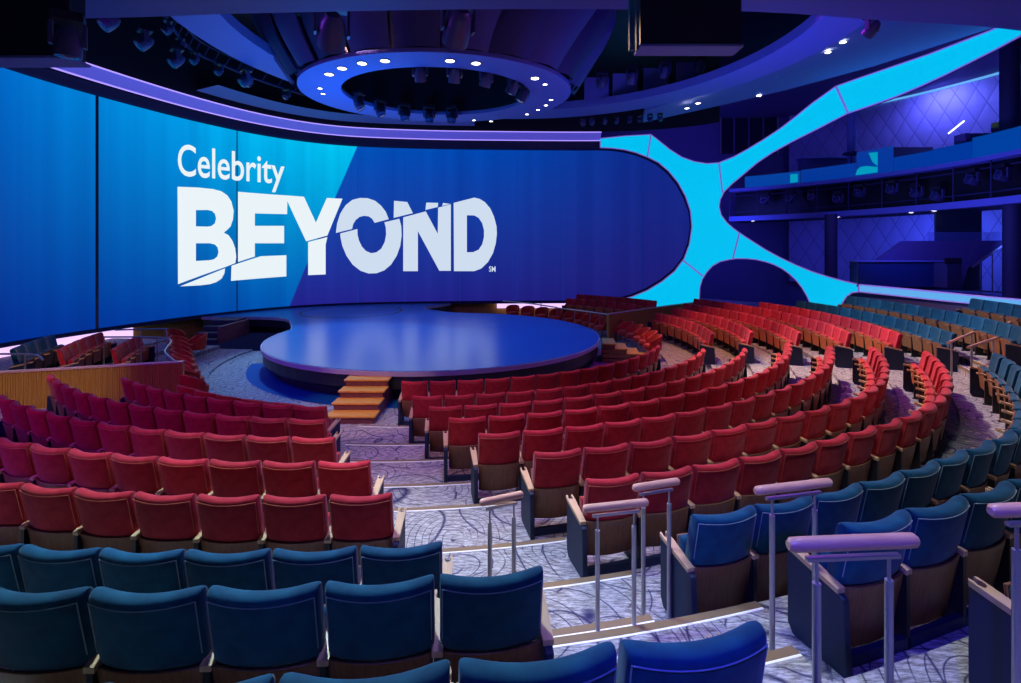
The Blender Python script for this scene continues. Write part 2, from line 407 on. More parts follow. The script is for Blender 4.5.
def make_seat(color, nm):
    W = .512 if color == 'red' else .527
    root = thing(nm, 'x', 'seat'); f = M[color]
    b = link('backrest', cushion_mesh('backrest', W, .465, .885, .105, LEAN, .05, f), root)
    link('piping', piping_mesh(M['piping'] if color == 'blue' else M['redpiping']), b)
    link('back_panel', curved_panel('back_panel', W - .01, .15 if color == 'red' else .07, .49, .02, LEAN * .9, .045, -.070, M['wood'], .02), root)
    link('base_bar', MB().box(-PITCH / 2, PITCH / 2, -.05, -.01, 0, .075).mesh('base_bar', M['navy']), root)
    me = cushion_mesh('seat_cushion', W - .05, .20, .62, .10, -.10, .01, f, 0, .12)
    c = link('seat_cushion', me, root)
    link('seat_shell', curved_panel('seat_shell', W - .055, .20, .60, .018, -.10, .01, .165, M['orange_lit_shell'] if color == 'red' else M['wood'], .0), c)
    return root
ARM = arm_mesh(); PED = pedestal_mesh(); ENDP = endpanel_mesh()
protos = {'red': make_seat('red', 'red_theatre_seat'), 'blue': make_seat('blue', 'blue_theatre_seat')}
for p in protos.values(): p.location = (0, -60, 0)
nseat = {'red': 0, 'blue': 0}
def place_seat(color, r, az, z, label, group, left=True, right=False, lend=False, rend=False, rz_extra=0.):
    loc = pol(r - .11, az, z); rz = math.atan2(math.cos(R(az)), -math.sin(R(az))) + rz_extra
    root = copy_tree(protos[color], loc, rz, label, group)
    nseat[color] += 1
    side = []
    return root
def add_sides(root, sides):       # sides: list of (+1/-1, 'ped'|'end')
    for s, kind in sides:
        x = s * (PITCH / 2 + (.012 if kind == 'end' else 0))
        a = link('armrest', ARM, root, (x, 0, 0))
        if kind == 'end': link('end_panel', ENDP, root, (x, 0, 0))
        else: link('pedestal', PED, root, (x, 0, 0))
def visible(x, y, z, mx=70, my=70):
    px, py = proj(x, y, z); return -mx < px < 1021 + mx and py < 683 + my
def row(key, a_from, a_to, block, color, ordname, first_is_aisle, z=None, r=None, colorfn=None, aisle='stepped aisle'):
    """seats from a_from counting away from the aisle towards a_to"""
    r = r or RR[key]; z = FZ[key] if z is None else z; st = math.degrees(PITCH / (r + .02)); sg = 1 if a_to > a_from else -1
    n = int(abs(a_to - a_from) / st + .3); 
    for i in range(n):
        az = a_from + sg * (i + .5) * st; dr = 0
        if block == 'centre block' and key in ('r6', 'r7', 'b1') and az > -62: dr = .10 * math.sin(math.pi * (az + 62) / 20) if az < -42 else -.014 * (az + 42)
        p = pol(r + dr, az, z + .85)
        if not visible(p.x, p.y, p.z, 260 if key == 'b3' and block[0] == 'c' else 70): continue
        col = colorfn(i, az) if colorfn else color
        lab = '%s seat, %s row from stage, %s, %s from the %s' % (col, ordname, block, ORD[i + 1], aisle)
        t = place_seat(col, r + dr, az, z, lab, '%s seats of the %s' % (col, block))
        # local +x is seen from behind as the right-hand side; az grows the same way
        near = -sg; sides = [(near, 'end' if i == 0 else 'ped')]
        if i == n - 1: sides.append((sg, 'end'))
        add_sides(t, sides)
MIDS = {'r1': -91.5, 'r2': -88, 'r3': -85.4, 'r4': -83.4, 'r5': -81.4, 'r6': -78.9, 'r7': -77.6, 'b1': -75.6, 'b2': -73.7, 'b3': -72.9}
MIDE = {'r1': -26, 'r2': -27.5, 'r3': -26.5, 'r4': -25.5, 'r5': -26.8, 'r6': -29, 'r7': -30, 'b1': -31.5, 'b2': -33, 'b3': -50}
LEFE = {'r3': -95.5, 'r4': -92.9, 'r5': -90.4, 'r6': -87.0, 'r7': -85.3, 'b1': -83.3, 'b2': -81.15, 'b3': -78.85}
LEFS = {'r3': -129.2, 'r4': -131, 'r5': -124, 'r6': -120, 'r7': -118, 'b1': -140, 'b2': -140, 'b3': -140}
FARS = {'r3': -15, 'r4': -16.6, 'r5': -17.8, 'r6': -20, 'r7': -20.7, 'b1': -22.2, 'b2': -26, 'b3': -25}
FARR = {'r3': 8.2, 'r4': 9.2, 'r5': 10.35, 'r6': 11.4, 'r7': 12.42, 'b1': 13.35}
FARE = {'r3': 22, 'r4': 24, 'r5': 26, 'r6': 27, 'r7': 16.3, 'b1': 12, 'b2': 5.3, 'b3': -9}
on = dict(zip(ks, ['first', 'second', 'third', 'fourth', 'fifth', 'sixth', 'seventh', 'eighth', 'ninth', 'tenth']))
for k in ks[:10]:
    col = 'red' if k[0] == 'r' else 'blue'
    row(k, MIDS[k], MIDE[k], 'centre block', col, on[k], True)
    if k in LEFE: row(k, LEFE[k], LEFS[k], 'block beside timber barrier', col, on[k], True)
    if k in FARS: row(k, FARS[k], FARE[k], 'far block', col, on[k], True, aisle='far aisle', r=FARR.get(k))
row('r3', -150, -164, 'side box behind barrier', 'red', 'inner', True, aisle='barrier')
row('r4', -148.5, -164.5, 'side box behind barrier', 'red', 'outer', True, aisle='barrier')
row('r5', -149.5, -161.5, 'side box behind barrier', 'blue', 'rear', True, aisle='barrier')
print('SEATS', nseat)

# ------------------------------------------------------------------ stage
SC = (-2.4, 16.6); SR = 5.25; SZ = .72
def stage_outline(gr=0.):
    pts = [(SC[0] + (SR + gr) * math.cos(R(a)), SC[1] + (SR + gr) * math.sin(R(a))) for a in range(82, -193, -5)]
    neck = [(-7.95, 18.2), (-8.35, 19.0), (-8.7, 19.7), (-9.3, 20.3), (-10.2, 20.6), (-11.4, 20.65), (-12.7, 20.6)]
    back = [(-11.7, 22.3), (-10.3, 23.9), (-8.4, 25.0), (-5.6, 25.7), (-3.1, 26.0)]
    notch = [(-3.5, 25.2), (-4.0, 24.5), (-4.05, 23.7), (-3.4, 22.8), (-2.6, 22.1)]
    k = catmull([(*pts[-1], 0)] + [(x - gr * .6, y - gr, 0) for x, y in neck], 4)[1:]
    n = catmull([(x + gr, y, 0) for x, y in notch] + [(*pts[0], 0)], 4)[:-1]
    return pts + [(v.x, v.y) for v in k] + back + [(v.x, v.y) for v in n]
st = thing('stage', 'polished blue round stage with broad curved apron before the screen', 'stage', (SC[0], SC[1], 0))
def local(o, par): o.location = -par.location; return o
local(MB().prism(stage_outline(), SZ - .05, SZ).obj('stage_floor', M['stage'], st), st)
lipm = MB(); op = stage_outline(.03); lipm.prism(op, SZ - .12, SZ - .012); local(lipm.obj('stage_edge', M['lip'], st), st)
local(MB().prism(stage_outline(-.03), .30, SZ - .12).obj('upper_fascia', M['fascia'], st), st)
local(MB().prism(stage_outline(-.28), 0.0, .30).obj('plinth', M['fascia'], st), st)
lf = MB(); lf.lathe([(2.11, .0), (2.11, .004), (2.19, .004), (2.19, 0), (2.11, 0)], 64, (-7.1, 22.4, SZ)); local(lf.obj('lift_ring', M['black'], st), st)
lf = MB(); lf.lathe([(.001, .0), (.001, .002), (2.1, .002), (2.1, 0)], 64, (-7.1, 22.4, SZ)); local(lf.obj('lift_disc', M['stage'], st), st)
# blue gloss ring in the floor round the stage base
rf = MB(); rows_ = [[], []]
for a in range(-166, -82, 4):
    for rr_, l_ in ((SR - .29, rows_[0]), (SR + .40, rows_[1])): l_.append((SC[0] + rr_ * math.cos(R(a)), SC[1] + rr_ * math.sin(R(a)), .006))
rf.grid(rows_); struct(rf.obj('floor', M['ringfloor']))
# timber steps up to the stage
sp = thing('stage_steps', 'four amber timber steps leading up to the stage', 'steps', (-3.2, 10.5, 0))
mb = MB(); yf = [9.95, 10.33, 10.71, 11.09, 11.62]; zt = [.15, .295, .44, .585]
side = [(9.98, 0)] + [q for i in range(4) for q in ((yf[i] + .02, zt[i] - .03), (yf[i + 1] + .02, zt[i] - .03))] + [(yf[4] + .02, 0)]
o = len(mb.v); n = len(side); mb.v += [(-3.66, y, z) for y, z in side] + [(-2.74, y, z) for y, z in side]
tri = tessellate_polygon([[Vector((y, z, 0)) for y, z in side]])
mb.f += [tuple(t) for t in tri] + [tuple(i + n for i in t[::-1]) for t in tri] + [(i, (i + 1) % n, n + (i + 1) % n, n + i) for i in range(n)]
local(mb.obj('step_body', wood('dark_step_timber', (.16, .05, .06), (.22, .08, .08)), sp), sp)
for i in range(4): local(MB().box(-3.70, -2.70, yf[i], yf[i + 1] + .02, zt[i] - .03, zt[i] + .01).obj('tread', M['amber'], sp, bevel=.008), sp)
sp = thing('stage_steps', 'small amber timber steps at the far side of the stage', 'steps', (3.5, 15.6, 0))
for i in range(4):
    a = R(-8); mx = Matrix.Translation((SC[0], SC[1], 0)) @ Matrix.Rotation(a, 4, 'Z'); x1 = SR + .14 + .36 * (4 - i)
    local(MB().box(SR + .1, x1 - .03, -.47, .47, 0 if i == 0 else zt[i - 1], zt[i] - .03, mx).obj('riser', wood('riser_timber', (.3, .13, .04), (.4, .2, .07)), sp), sp)
    local(MB().box(x1 - .40, x1, -.5, .5, zt[i] - .03, zt[i] + .01, mx).obj('tread', M['amber'], sp, bevel=.008), sp)
# dark stairs at the wing of the stage
sp = thing('wing_stairs', 'dark blue stairs rising to the wing of the stage', 'steps', (-11.2, 20, 0))
for i in range(4):
    z = .18 * (i + 1) - .03
    local(MB().box(-11.9 , -10.9, 18.5 + .42 * i, 20.6, z - .15, z).obj('stair_tread', M['ringfloor'] if False else M['dark'], sp), sp)
local(MB().box(-10.9, -10.75, 18.6, 20.6, 0, .62).obj('side_panel', wood('stair_side_timber', (.2, .07, .1), (.27, .1, .12)), sp), sp)

# ------------------------------------------------------------------ curved screen wall
SP = Plan([(-13.6, 9.2), (-14.35, 11.6), (-14.55, 14.2), (-14.0, 17.0), (-12.7, 20.5), (-11.0, 23.1), (-8.5, 24.9), (-4.8, 25.7), (-.5, 26.0), (4.7, 26.1), (7.4, 25.6), (9.8, 24.4), (12.9, 21.3), (15.3, 18.2), (16.8, 15.9), (17.8, 13.0), (18.2, 10.4)])
zb, ztp = .80, 8.70
endp = [(600, 150.5), (612, 151), (623, 152.5), (635, 155.5), (647, 160), (657, 165.5), (667, 174), (676, 185), (683, 198), (688, 212), (689.5, 227), (687, 243), (682, 257), (673, 269), (660, 279.5), (645, 288.5), (630, 294.5), (615, 298.5), (600, 300.5)]
ep = [SP.sz(*q) for q in endp]; s_end = ep[0][0]
outl = [(.2 + (s_end - .2) * k / 30, ztp + (ep[0][1] - ztp) * k / 30) for k in range(30)] + ep + [(s_end - (s_end - .2) * k / 30, ep[-1][1] + (zb - ep[-1][1]) * k / 30) for k in range(1, 31)]
L0 = SP.s[-1]
sm = mat('screen_picture', (0, 0, 0), .35, spec=.3); nt, ns, L, b = nodes(sm)
tc = N(nt, 'ShaderNodeTexCoord'); sx = N(nt, 'ShaderNodeSeparateXYZ'); L.new(tc.outputs['UV'], sx.inputs[0])
def mr(src, a, b_, c=0., d=1., out=None):
    n_ = N(nt, 'ShaderNodeMapRange', i_1=a, i_2=b_, i_3=c, i_4=d); L.new(src, n_.inputs[0]); return n_.outputs[0]
s90, s200, s340 = SP.hit(60)[0], SP.hit(190)[0], SP.hit(330)[0]
def colmix(fac, a, b_, t='MIX'):
    n_ = N(nt, 'ShaderNodeMix', data_type='RGBA', blend_type=t)
    for i_, v in ((0, fac), (6, a), (7, b_)):
        if isinstance(v, (tuple, float, int)): n_.inputs[i_].default_value = (*v, 1) if isinstance(v, tuple) else v
        else: L.new(v, n_.inputs[i_])
    return n_.outputs[2]
U, V = sx.outputs[0], sx.outputs[1]
h1 = mr(V, zb, ztp)
topc = ramp(nt, [(0, (.0, .15, .60)), (.45, (.0, .32, .80)), (.75, (.0, .46, .86)), (1, (.0, .54, .88))]); L.new(mr(U, SP.hit(0)[0], s340), topc.inputs[0])
botc = ramp(nt, [(0, (.0, .025, .28)), (.5, (.0, .05, .36)), (1, (.0, .12, .50))]); L.new(mr(U, SP.hit(0)[0], s340), botc.inputs[0])
hp = N(nt, 'ShaderNodeMath', operation='POWER'); hp.inputs[1].default_value = 1.25; L.new(h1, hp.inputs[0])
leftc = colmix(hp.outputs[0], botc.outputs[0], topc.outputs[0])
rt = ramp(nt, [(0, (.0, .085, .50)), (.5, (.0, .06, .43)), (1, (.004, .022, .25))]); L.new(mr(U, s340, s_end + 2.5), rt.inputs[0])
rb = ramp(nt, [(0, (.016, .015, .26)), (1, (.012, .010, .17))]); L.new(mr(U, s340, s_end + 2.5), rb.inputs[0])
rightc = colmix(h1, rb.outputs[0], rt.outputs[0])
dt, db = SP.sz(357, 147), SP.sz(290, 305)      # the slanting colour boundary of the picture
sl = (dt[0] - db[0]) / (dt[1] - db[1])
ml = N(nt, 'ShaderNodeMath', operation='MULTIPLY_ADD'); ml.inputs[1].default_value = -sl; L.new(V, ml.inputs[0]); L.new(U, ml.inputs[2])
side_ = mr(ml.outputs[0], db[0] - sl * db[1] - .02, db[0] - sl * db[1] + .02)
pic = colmix(side_, leftc, rightc)
# soft vertical banding between display cabinets
wv = N(nt, 'ShaderNodeTexNoise', noise_dimensions='1D', i_Scale=1.1, i_Detail=3.); L.new(U, wv.inputs['W'])
pic = colmix(1., pic, ramp_out := colmix(mr(wv.outputs[0], .3, .7), (.86, .88, .92), (1.1, 1.08, 1.04)), 'MULTIPLY')
b.inputs['Emission Strength'].default_value = 1.0; L.new(pic, b.inputs['Emission Color'])
scr = thing('led_screen', 'huge curved blue display wall wrapped behind the stage', 'screen', (-.5, 26, 0))
def loc_to(o, par): o.location = -par.location; return o
def grow(pts, d):
    c = (sum(p[0] for p in pts) / len(pts), sum(p[1] for p in pts) / len(pts)); out = []
    n = len(pts)
    for i in range(n):
        a = Vector(pts[i - 1]); p = Vector(pts[i]); c_ = Vector(pts[(i + 1) % n]); t = (c_ - a).normalized(); nn = Vector((t.y, -t.x)) * -1
        out.append(tuple(p + nn * d))
    return out
loc_to(plan_shape('picture_surface', SP, outl, [], sm, 0., .1, scr, px=False), scr)
loc_to(plan_shape('screen_frame', SP, grow(outl, .16), [], M['dark'], -.12, .1, scr, px=False), scr)
for i, px in enumerate([97, 237, 358, 405, 460, 517, 563, 640]):
    s0 = SP.hit(px)[0]; w_ = .05 if i == 0 else (.022 if i == 1 else .010)
    t0, b0 = (ztp, zb) if px < 600 else (SP.sz(640, 158)[1], SP.sz(640, 289)[1])
    loc_to(plan_shape('panel_joint', SP, [(s0 - w_, b0), (s0 + w_, b0), (s0 + w_, t0), (s0 - w_, t0)], [], M['dark'] if i < 2 else mat('faint_joint', (0, .01, .05), .5, emit=(.0, .035, .26), es=1), .006, .006, scr, px=False), scr)
A = lambda pts: [(165 + x / 4.017, 130 + y / 4.017) for x, y in pts]
B = lambda pts: [(335 + x / 5.672, 180 + y / 5.672) for x, y in pts]
glyphs = [
 (A([(50, 228), (130, 231), (190, 237), (225, 246), (250, 263), (266, 288), (275, 325), (272, 360), (262, 388), (248, 402), (235, 412), (255, 423), (270, 445), (281, 475), (285, 508), (282, 534), (245, 549), (52, 619)]),
  [A([(123, 322), (170, 321), (188, 325), (200, 336), (205, 355), (200, 375), (186, 386), (170, 388), (123, 387)]), A([(123, 455), (180, 455), (200, 460), (211, 472), (215, 490), (210, 508), (197, 519), (180, 523), (123, 526)])], 0),
 (A([(60, 628), (130, 600), (240, 556), (238, 575), (226, 597), (205, 611), (180, 619), (140, 624)]), [], 0),
 (A([(293, 248), (490, 263), (558, 268), (606, 372), (650, 273), (713, 276), (652, 424), (567, 447), (491, 285), (490, 338), (360, 335), (360, 385), (478, 385), (478, 455), (360, 455), (360, 508), (293, 530)]), [], 0),
 (A([(267, 545), (300, 534), (385, 507), (487, 503), (487, 588), (265, 606)]), [], 0),
 (A([(575, 450), (652, 430), (645, 460), (645, 580), (575, 583)]), [], 0),
 (B([(5, 300), (12, 245), (30, 190), (60, 143), (98, 113), (140, 102), (185, 103), (228, 118), (262, 146), (288, 180), (305, 222), (225, 243), (210, 219), (190, 206), (165, 203), (140, 209), (118, 226), (103, 250), (97, 278)]), [], 1),
 (B([(30, 303), (127, 278), (128, 310), (136, 343), (152, 377), (175, 402), (205, 415), (235, 410), (262, 390), (282, 352), (290, 310), (288, 268), (280, 240), (365, 220), (376, 262), (378, 315), (370, 375), (350, 430), (318, 480), (280, 512), (235, 529), (190, 530), (145, 515), (100, 480), (65, 430), (42, 375), (31, 325)]), [], 1),
 (B([(335, 118), (410, 125), (442, 188), (333, 215)]), [], 1), (B([(518, 128), (585, 130), (583, 153), (513, 170)]), [], 1), (B([(613, 130), (655, 136), (608, 147)]), [], 1),
 (B([(387, 212), (515, 178), (583, 305), (585, 157), (657, 138), (657, 515), (592, 515), (470, 290), (470, 517), (387, 517)]), [], 1),
 (B([(673, 130), (790, 100), (820, 107), (850, 125), (880, 160), (902, 208), (916, 262), (918, 305), (912, 360), (896, 415), (868, 465), (830, 502), (790, 517), (675, 517)]), [B([(748, 200), (790, 201), (815, 215), (835, 245), (845, 285), (845, 325), (835, 365), (815, 395), (785, 409), (748, 410)])], 1)]
for o_, h_, g_ in glyphs:
    loc_to(plan_shape('letter', SP, o_, h_, M['grey_text'] if g_ else M['white_text'], .02, .015, scr), scr)
def warp_text(txt, q, name, m):
    """flat type warped to the screen; q = baseline start, baseline end, cap height at start, cap height at end (frame coordinates)"""
    cu = bpy.data.curves.new(name, 'FONT'); cu.body = txt; cu.resolution_u = 5; cu.offset = .010; to = bpy.data.objects.new(name, cu); C.objects.link(to)
    bpy.context.view_layer.update(); dg = bpy.context.evaluated_depsgraph_get(); me = bpy.data.meshes.new_from_object(to.evaluated_get(dg))
    bpy.data.objects.remove(to); x0 = min(v.co.x for v in me.vertices); x1 = max(v.co.x for v in me.vertices); cap = .729 * 1.0
    for v in me.vertices:
        u = (v.co.x - x0) / (x1 - x0); w = v.co.y / cap
        bx = q[0][0] + (q[1][0] - q[0][0]) * u; by = q[0][1] + (q[1][1] - q[0][1]) * u; ty = q[2] + (q[3] - q[2]) * u
        s_, z_ = SP.sz(bx, by + (ty - by) * w); p, n_ = SP.at(s_); p = p + n_ * .02; v.co = (p.x, p.y, z_)
    me.materials.clear(); me.materials.append(m); o = link(name, me, scr); return loc_to(o, scr)
warp_text('Celebrity', [(177.5, 175), (284.5, 184), 142, 156.5], 'lettering', M['white_text'])
warp_text('SM', [(489, 271.5), (495.5, 271.8), 266, 266], 'small_lettering', M['grey_text'])

# cyan light lattice that springs from the end of the screen
lat_outer = [(600, 139), (625, 136.5), (651, 135), (660, 142), (670, 150), (682, 157.5), (695, 162), (708, 164), (720, 163), (735, 157), (747, 150.5), (763, 141), (780, 130), (797, 117), (813, 104), (837, 87), (858, 79.5), (880, 72), (905, 63.5), (930, 55), (960, 43.5), (990, 32), (1021, 18), (1060, 0),
 (1060, 18), (1021, 37), (997, 50), (972, 62.5), (947, 75), (922, 86.5), (897, 97), (872, 106), (848, 114), (813, 132), (792, 142.5), (773, 153), (758, 163), (745, 174), (733, 184), (725, 192), (721, 200), (720, 207), (722, 215), (728, 223), (735, 229), (745, 236), (767, 250), (782, 258), (797, 265), (813, 271.5), (830, 277), (845, 281), (860, 284.5), (893, 287.5), (930, 291), (960, 294), (992, 297), (1021, 299.5), (1060, 303),
 (1060, 311), (1021, 307), (991, 305), (960, 302), (930, 299), (893, 295), (860, 291.5), (853, 292.5), (847, 297), (840, 308), (813, 308), (808, 296), (803, 287.5), (797, 280), (790, 273.5), (783, 268.5), (775, 264.5), (767, 261.8), (757, 259.5), (747, 258.5), (737, 258.5), (730, 259.5), (721, 261.5), (713, 266), (707.5, 272), (703, 279), (700.5, 287), (700, 296), (700, 309), (612, 309), (600, 303.5),
 (616, 300.5), (632, 296.5), (647, 290.5), (662, 281.5), (675, 271), (684.5, 258.5), (690, 244), (692.5, 227), (691, 211), (686, 196.5), (678.5, 183), (669, 171.5), (659, 163), (648, 157.5), (636, 153), (624, 150), (612, 148.5), (600, 148)]
lat = thing('light_lattice', 'branching cyan light panels sweeping up from the end of the display wall', 'light panel', (12, 22, 0))
loc_to(plan_shape('light_panel', SP, lat_outer, [], M['cyan'], .12, .05, lat), lat)
loc_to(plan_shape('backing', SP, lat_outer, [], M['dark'], .06, .16, lat), lat)
tr = MB(); pth = []
for q in lat_outer + [lat_outer[0]]:
    s_, z_ = SP.sz(*q); p, n_ = SP.at(s_); p = p + n_ * .12; pth.append((p.x, p.y, z_))
dens = []
for a_, b_ in zip(pth, pth[1:]): dens += [Vector(a_).lerp(Vector(b_), t) for t in (0, .25, .5, .75)]
tr.tube(dens, .03, 5); loc_to(tr.obj('edge_trim', M['lav'], lat), lat)
for a_, b_ in (((651, 135.5), (647.5, 157.5)), ((720, 163), (723.5, 193)), ((837, 87), (849, 113)), ((740.5, 233), (734, 258.5)), ((683, 260), (703.5, 276)), ((860, 284.5), (860, 291.5))):
    path = [SP.sz(a_[0] + (b_[0] - a_[0]) * t / 6, a_[1] + (b_[1] - a_[1]) * t / 6) for t in range(7)]
    path = [Vector((*(SP.at(s_)[0] + SP.at(s_)[1] * .13).xy, z_)) for s_, z_ in path]
    loc_to(MB().tube(path, .045, 4).obj('panel_seam', M['lav'], lat), lat)
rb_ = thing('light_ribbon', 'pale blue light ribbon along the ledge behind the blue seats', 'light strip', (16, 17, 0))
loc_to(plan_shape('ribbon_face', SP, [(861, 285.5), (893, 288.3), (930, 291.8), (992, 297.8), (1021, 300.3), (1060, 304), (1060, 310.3), (1021, 306.3), (991, 304.3), (930, 298.3), (893, 294.3), (861, 291)], [], M['ribbon'], .16, .03, rb_), rb_)

# cove light over the screen, reveal, walls above and below
s_a, s_b = SP.hit(-140)[0], SP.hit(600)[0]
cv = thing('cove_light', 'long violet cove light following the top of the curved display', 'light strip', (0, 26, 0))
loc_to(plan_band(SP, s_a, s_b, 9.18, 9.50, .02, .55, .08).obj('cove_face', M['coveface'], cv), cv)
loc_to(plan_band(SP, s_a, s_b, 9.165, 9.195, .03, .05, .06).obj('lower_light_line', M['covelight'], cv), cv)
loc_to(plan_band(SP, s_a, s_b, 9.48, 9.515, .55, .57, .06).obj('upper_light_line', M['covelight'], cv), cv)
struct(plan_band(SP, 0, s_b + 1, 8.75, 9.17, -.25, -.25).obj('trim_%d' % nid, M['dark'])); nid += 1
struct(plan_band(SP, 0, s_b + 6, 9.55, 12.2, .4, .4).obj('wall_back', M['black']))
struct(plan_band(SP, 0, s_b, -.3, .74, -.5, -.5).obj('wall_stage_base', M['slats']))
ws = thing('under_screen_light', 'pink-white light strip beneath the curved display over the side box', 'light strip', (-14, 15, 0))
loc_to(plan_band(SP, SP.hit(-30)[0], SP.hit(137)[0], .14, .72, -.2, -.2).obj('light_face', M['stripwhite'], ws), ws)
ws = thing('under_screen_light', 'pink-white light strip beneath the display behind the far tub chairs', 'light strip', (4, 26, 0))
loc_to(plan_band(SP, SP.hit(497)[0], SP.hit(690)[0], .42, .72, -.2, -.2).obj('light_face', M['stripwhite'], ws), ws)
# deep wall behind the lattice, with the control-room window
BW = Plan([(3, 31.5), (9, 32), (14, 32.2), (19, 31.8)])
struct(plan_band(BW, 0, BW.s[-1], -.3, 12.2, 0, 0).obj('wall_far', M['violetwall']))
wd = []
for q in ((720, 116), (777, 105), (777, 147), (768, 152), (718, 154)): wd.append(BW.sz(*q))
(w1, wz1), (w2, wz2) = wd[0], wd[1]; wz0 = wd[4][1]; wzt = wz1 + .1
win = plan_shape('window_1', BW, [(w1, wz0), (w2, wz0), (w2, wzt), (w1, wzt)], [], M['glass'], .08, .05, px=False); struct(win)
for k in range(5):
    s_ = w1 + (w2 - w1) * (0, .24, .5, .75, 1)[k]; plan_shape('window_frame', BW, [(s_ - .04, wz0), (s_ + .04, wz0), (s_ + .04, wzt), (s_ - .04, wzt)], [], M['steel'] if k in (0, 4) else M['violetwall'], .14, .06, win, px=False)
plan_shape('window_frame', BW, [(w1 - .1, wzt), (w2 + .1, wzt), (w2 + .1, wzt + .1), (w1 - .1, wzt + .1)], [], M['soffit'], .2, .12, win, px=False)

# ------------------------------------------------------------------ balcony and the level beneath it
BP = Plan([(12.6, 29.0), (14.2, 27.6), (15.7, 25.7), (17.0, 23.2), (17.75, 20.2), (17.75, 17.2), (17.0, 14.0), (16.0, 11.5)])
b_hi, b_lo = H0 + 3.48, H0 + 1.78
bal = thing('balcony_gallery', 'dark balcony gallery with open lighting bay under a blue rail', 'balcony', (17, 22, 0))
E_ = BP.s[-1]; s0_ = BP.hit(729)[0]
loc_to(plan_band(BP, s0_, E_, b_lo - .12, b_lo + .15, .0, .0, .5).obj('lower_lip', M['soffit'], bal), bal)
loc_to(plan_band(BP, s0_, E_, b_hi - .12, b_hi + .05, .0, .0, .6).obj('upper_lip', M['soffit'], bal), bal)
loc_to(plan_band(BP, s0_, E_, b_lo, b_hi, -1.3, -1.3).obj('bay_back', M['black'], bal), bal)
loc_to(plan_band(BP, s0_, E_, b_lo - .12, b_lo - .06, -2.4, .0).obj('bay_floor', M['dark'], bal), bal)
loc_to(plan_band(BP, s0_, E_, b_hi - .1, b_hi - .04, -6, .0).obj('balcony_floor', M['dark'], bal), bal)
for k in range(14):
    s_ = s0_ + (E_ - s0_) * k / 13; p, n_ = BP.at(s_); q = p - n_ * .1
    loc_to(MB().tube([(q.x, q.y, b_lo), (q.x, q.y, b_hi)], .03, 6).obj('bay_post', M['dark'], bal), bal)
for z_ in (b_lo + .42, b_hi - .35):
    pth = [tuple((BP.at(s0_ + (E_ - s0_) * k / 30)[0] - BP.at(s0_ + (E_ - s0_) * k / 30)[1] * .35).xy) + (z_,) for k in range(31)]
    loc_to(MB().tube(pth, .03, 6).obj('lighting_bar', M['dark'], bal), bal)
def bp_s(px): return BP.hit(px)[0]
parapet = thing('balcony_parapet', 'glowing blue balcony parapet with cyan motif above the lighting bay', 'parapet', (17, 22, 7))
for a_, b_, h_, m_ in ((745, 800, .62, 'parapet2'), (801, 856, .66, 'parapet'), (857, 893, 1.15, 'parapet'), (894, 932, .62, 'parapet'), (933, 972, .66, 'parapet'), (973, 1060, .78, 'parapet2')):
    loc_to(plan_shape('parapet_panel', BP, [(bp_s(a_), b_hi + .06), (bp_s(b_), b_hi + .06), (bp_s(b_), b_hi + .06 + h_), (bp_s(a_), b_hi + .06 + h_)], [], M[m_], .02, .05, parapet, px=False), parapet)
loc_to(plan_shape('motif', BP, [(856, 175.3), (857.5, 170), (861, 167), (867, 166), (878, 167), (878, 172.3)], [], M['motif'], .04, .02, parapet), parapet)
loc_to(plan_shape('motif', BP, [(869, 153), (878, 152), (878, 166), (873, 162)], [], M['motif'], .04, .02, parapet), parapet)
loc_to(plan_shape('motif', BP, [(790.5, 174.5), (798, 173.8), (798, 182), (790.5, 183)], [], M['motif'], .04, .02, parapet), parapet)
def moving_head(label, cat_loc, rz, tilt=.9, s=1., group=None, name='moving_head_lamp', up=False, rod=0):
    t = thing(name, label, 'stage lamp', cat_loc, rz, group)
    k = -1 if up else 1
    b_ = MB().box(-.17 * s, .17 * s, -.14 * s, .14 * s, -.12 * s * k, 0).obj('lamp_base', M['black'], t, bevel=.01)
    if rod: MB().tube([(0, 0, 0), (0, 0, rod)], .03, 8).obj('hanging_rod', M['black'], t)
    y_ = MB()
    for sg in (-1, 1): y_.box(sg * .17 * s - .025, sg * .17 * s + .025, -.05 * s, .05 * s, min(-.12 * k * s, -.42 * k * s), max(-.12 * k * s, -.42 * k * s))
    y_.obj('yoke', M['lampbody'], t)
    mx = Matrix.Translation((0, 0, -.38 * s * k)) @ Matrix.Rotation(tilt, 4, 'X')
    h_ = MB().lathe([(.001, .2 * s), (.07 * s, .2 * s), (.12 * s, .12 * s), (.145 * s, 0), (.15 * s, -.14 * s), (.145 * s, -.18 * s), (.12 * s, -.18 * s)], 14, mx=mx).obj('lamp_head', M['lampbody'], t, smooth=True)
    MB().lathe([(.12 * s, -.175 * s), (.06 * s, -.195 * s), (.001, -.20 * s)], 14, mx=mx).obj('lens', M['lens'], h_, smooth=True)
    return t
for i, (px, py) in enumerate([(763, 198), (788, 196), (810, 194), (835, 200), (856, 192), (888, 187), (912, 194), (932, 197), (966, 180), (995, 176)]):
    s_ = bp_s(px); p, n_ = BP.at(s_); q = p - n_ * .3; z_ = SP and (H0 + (HZ - py) * q.y / F)
    moving_head('dark moving stage lamp in the balcony lighting bay, %s from the lattice' % ORD[i + 1], (q.x, q.y, min(z_ + .45, b_hi - .3)), math.atan2(n_.x, -n_.y) + math.pi, 1.9, 1.25, 'lamps in the balcony bay')
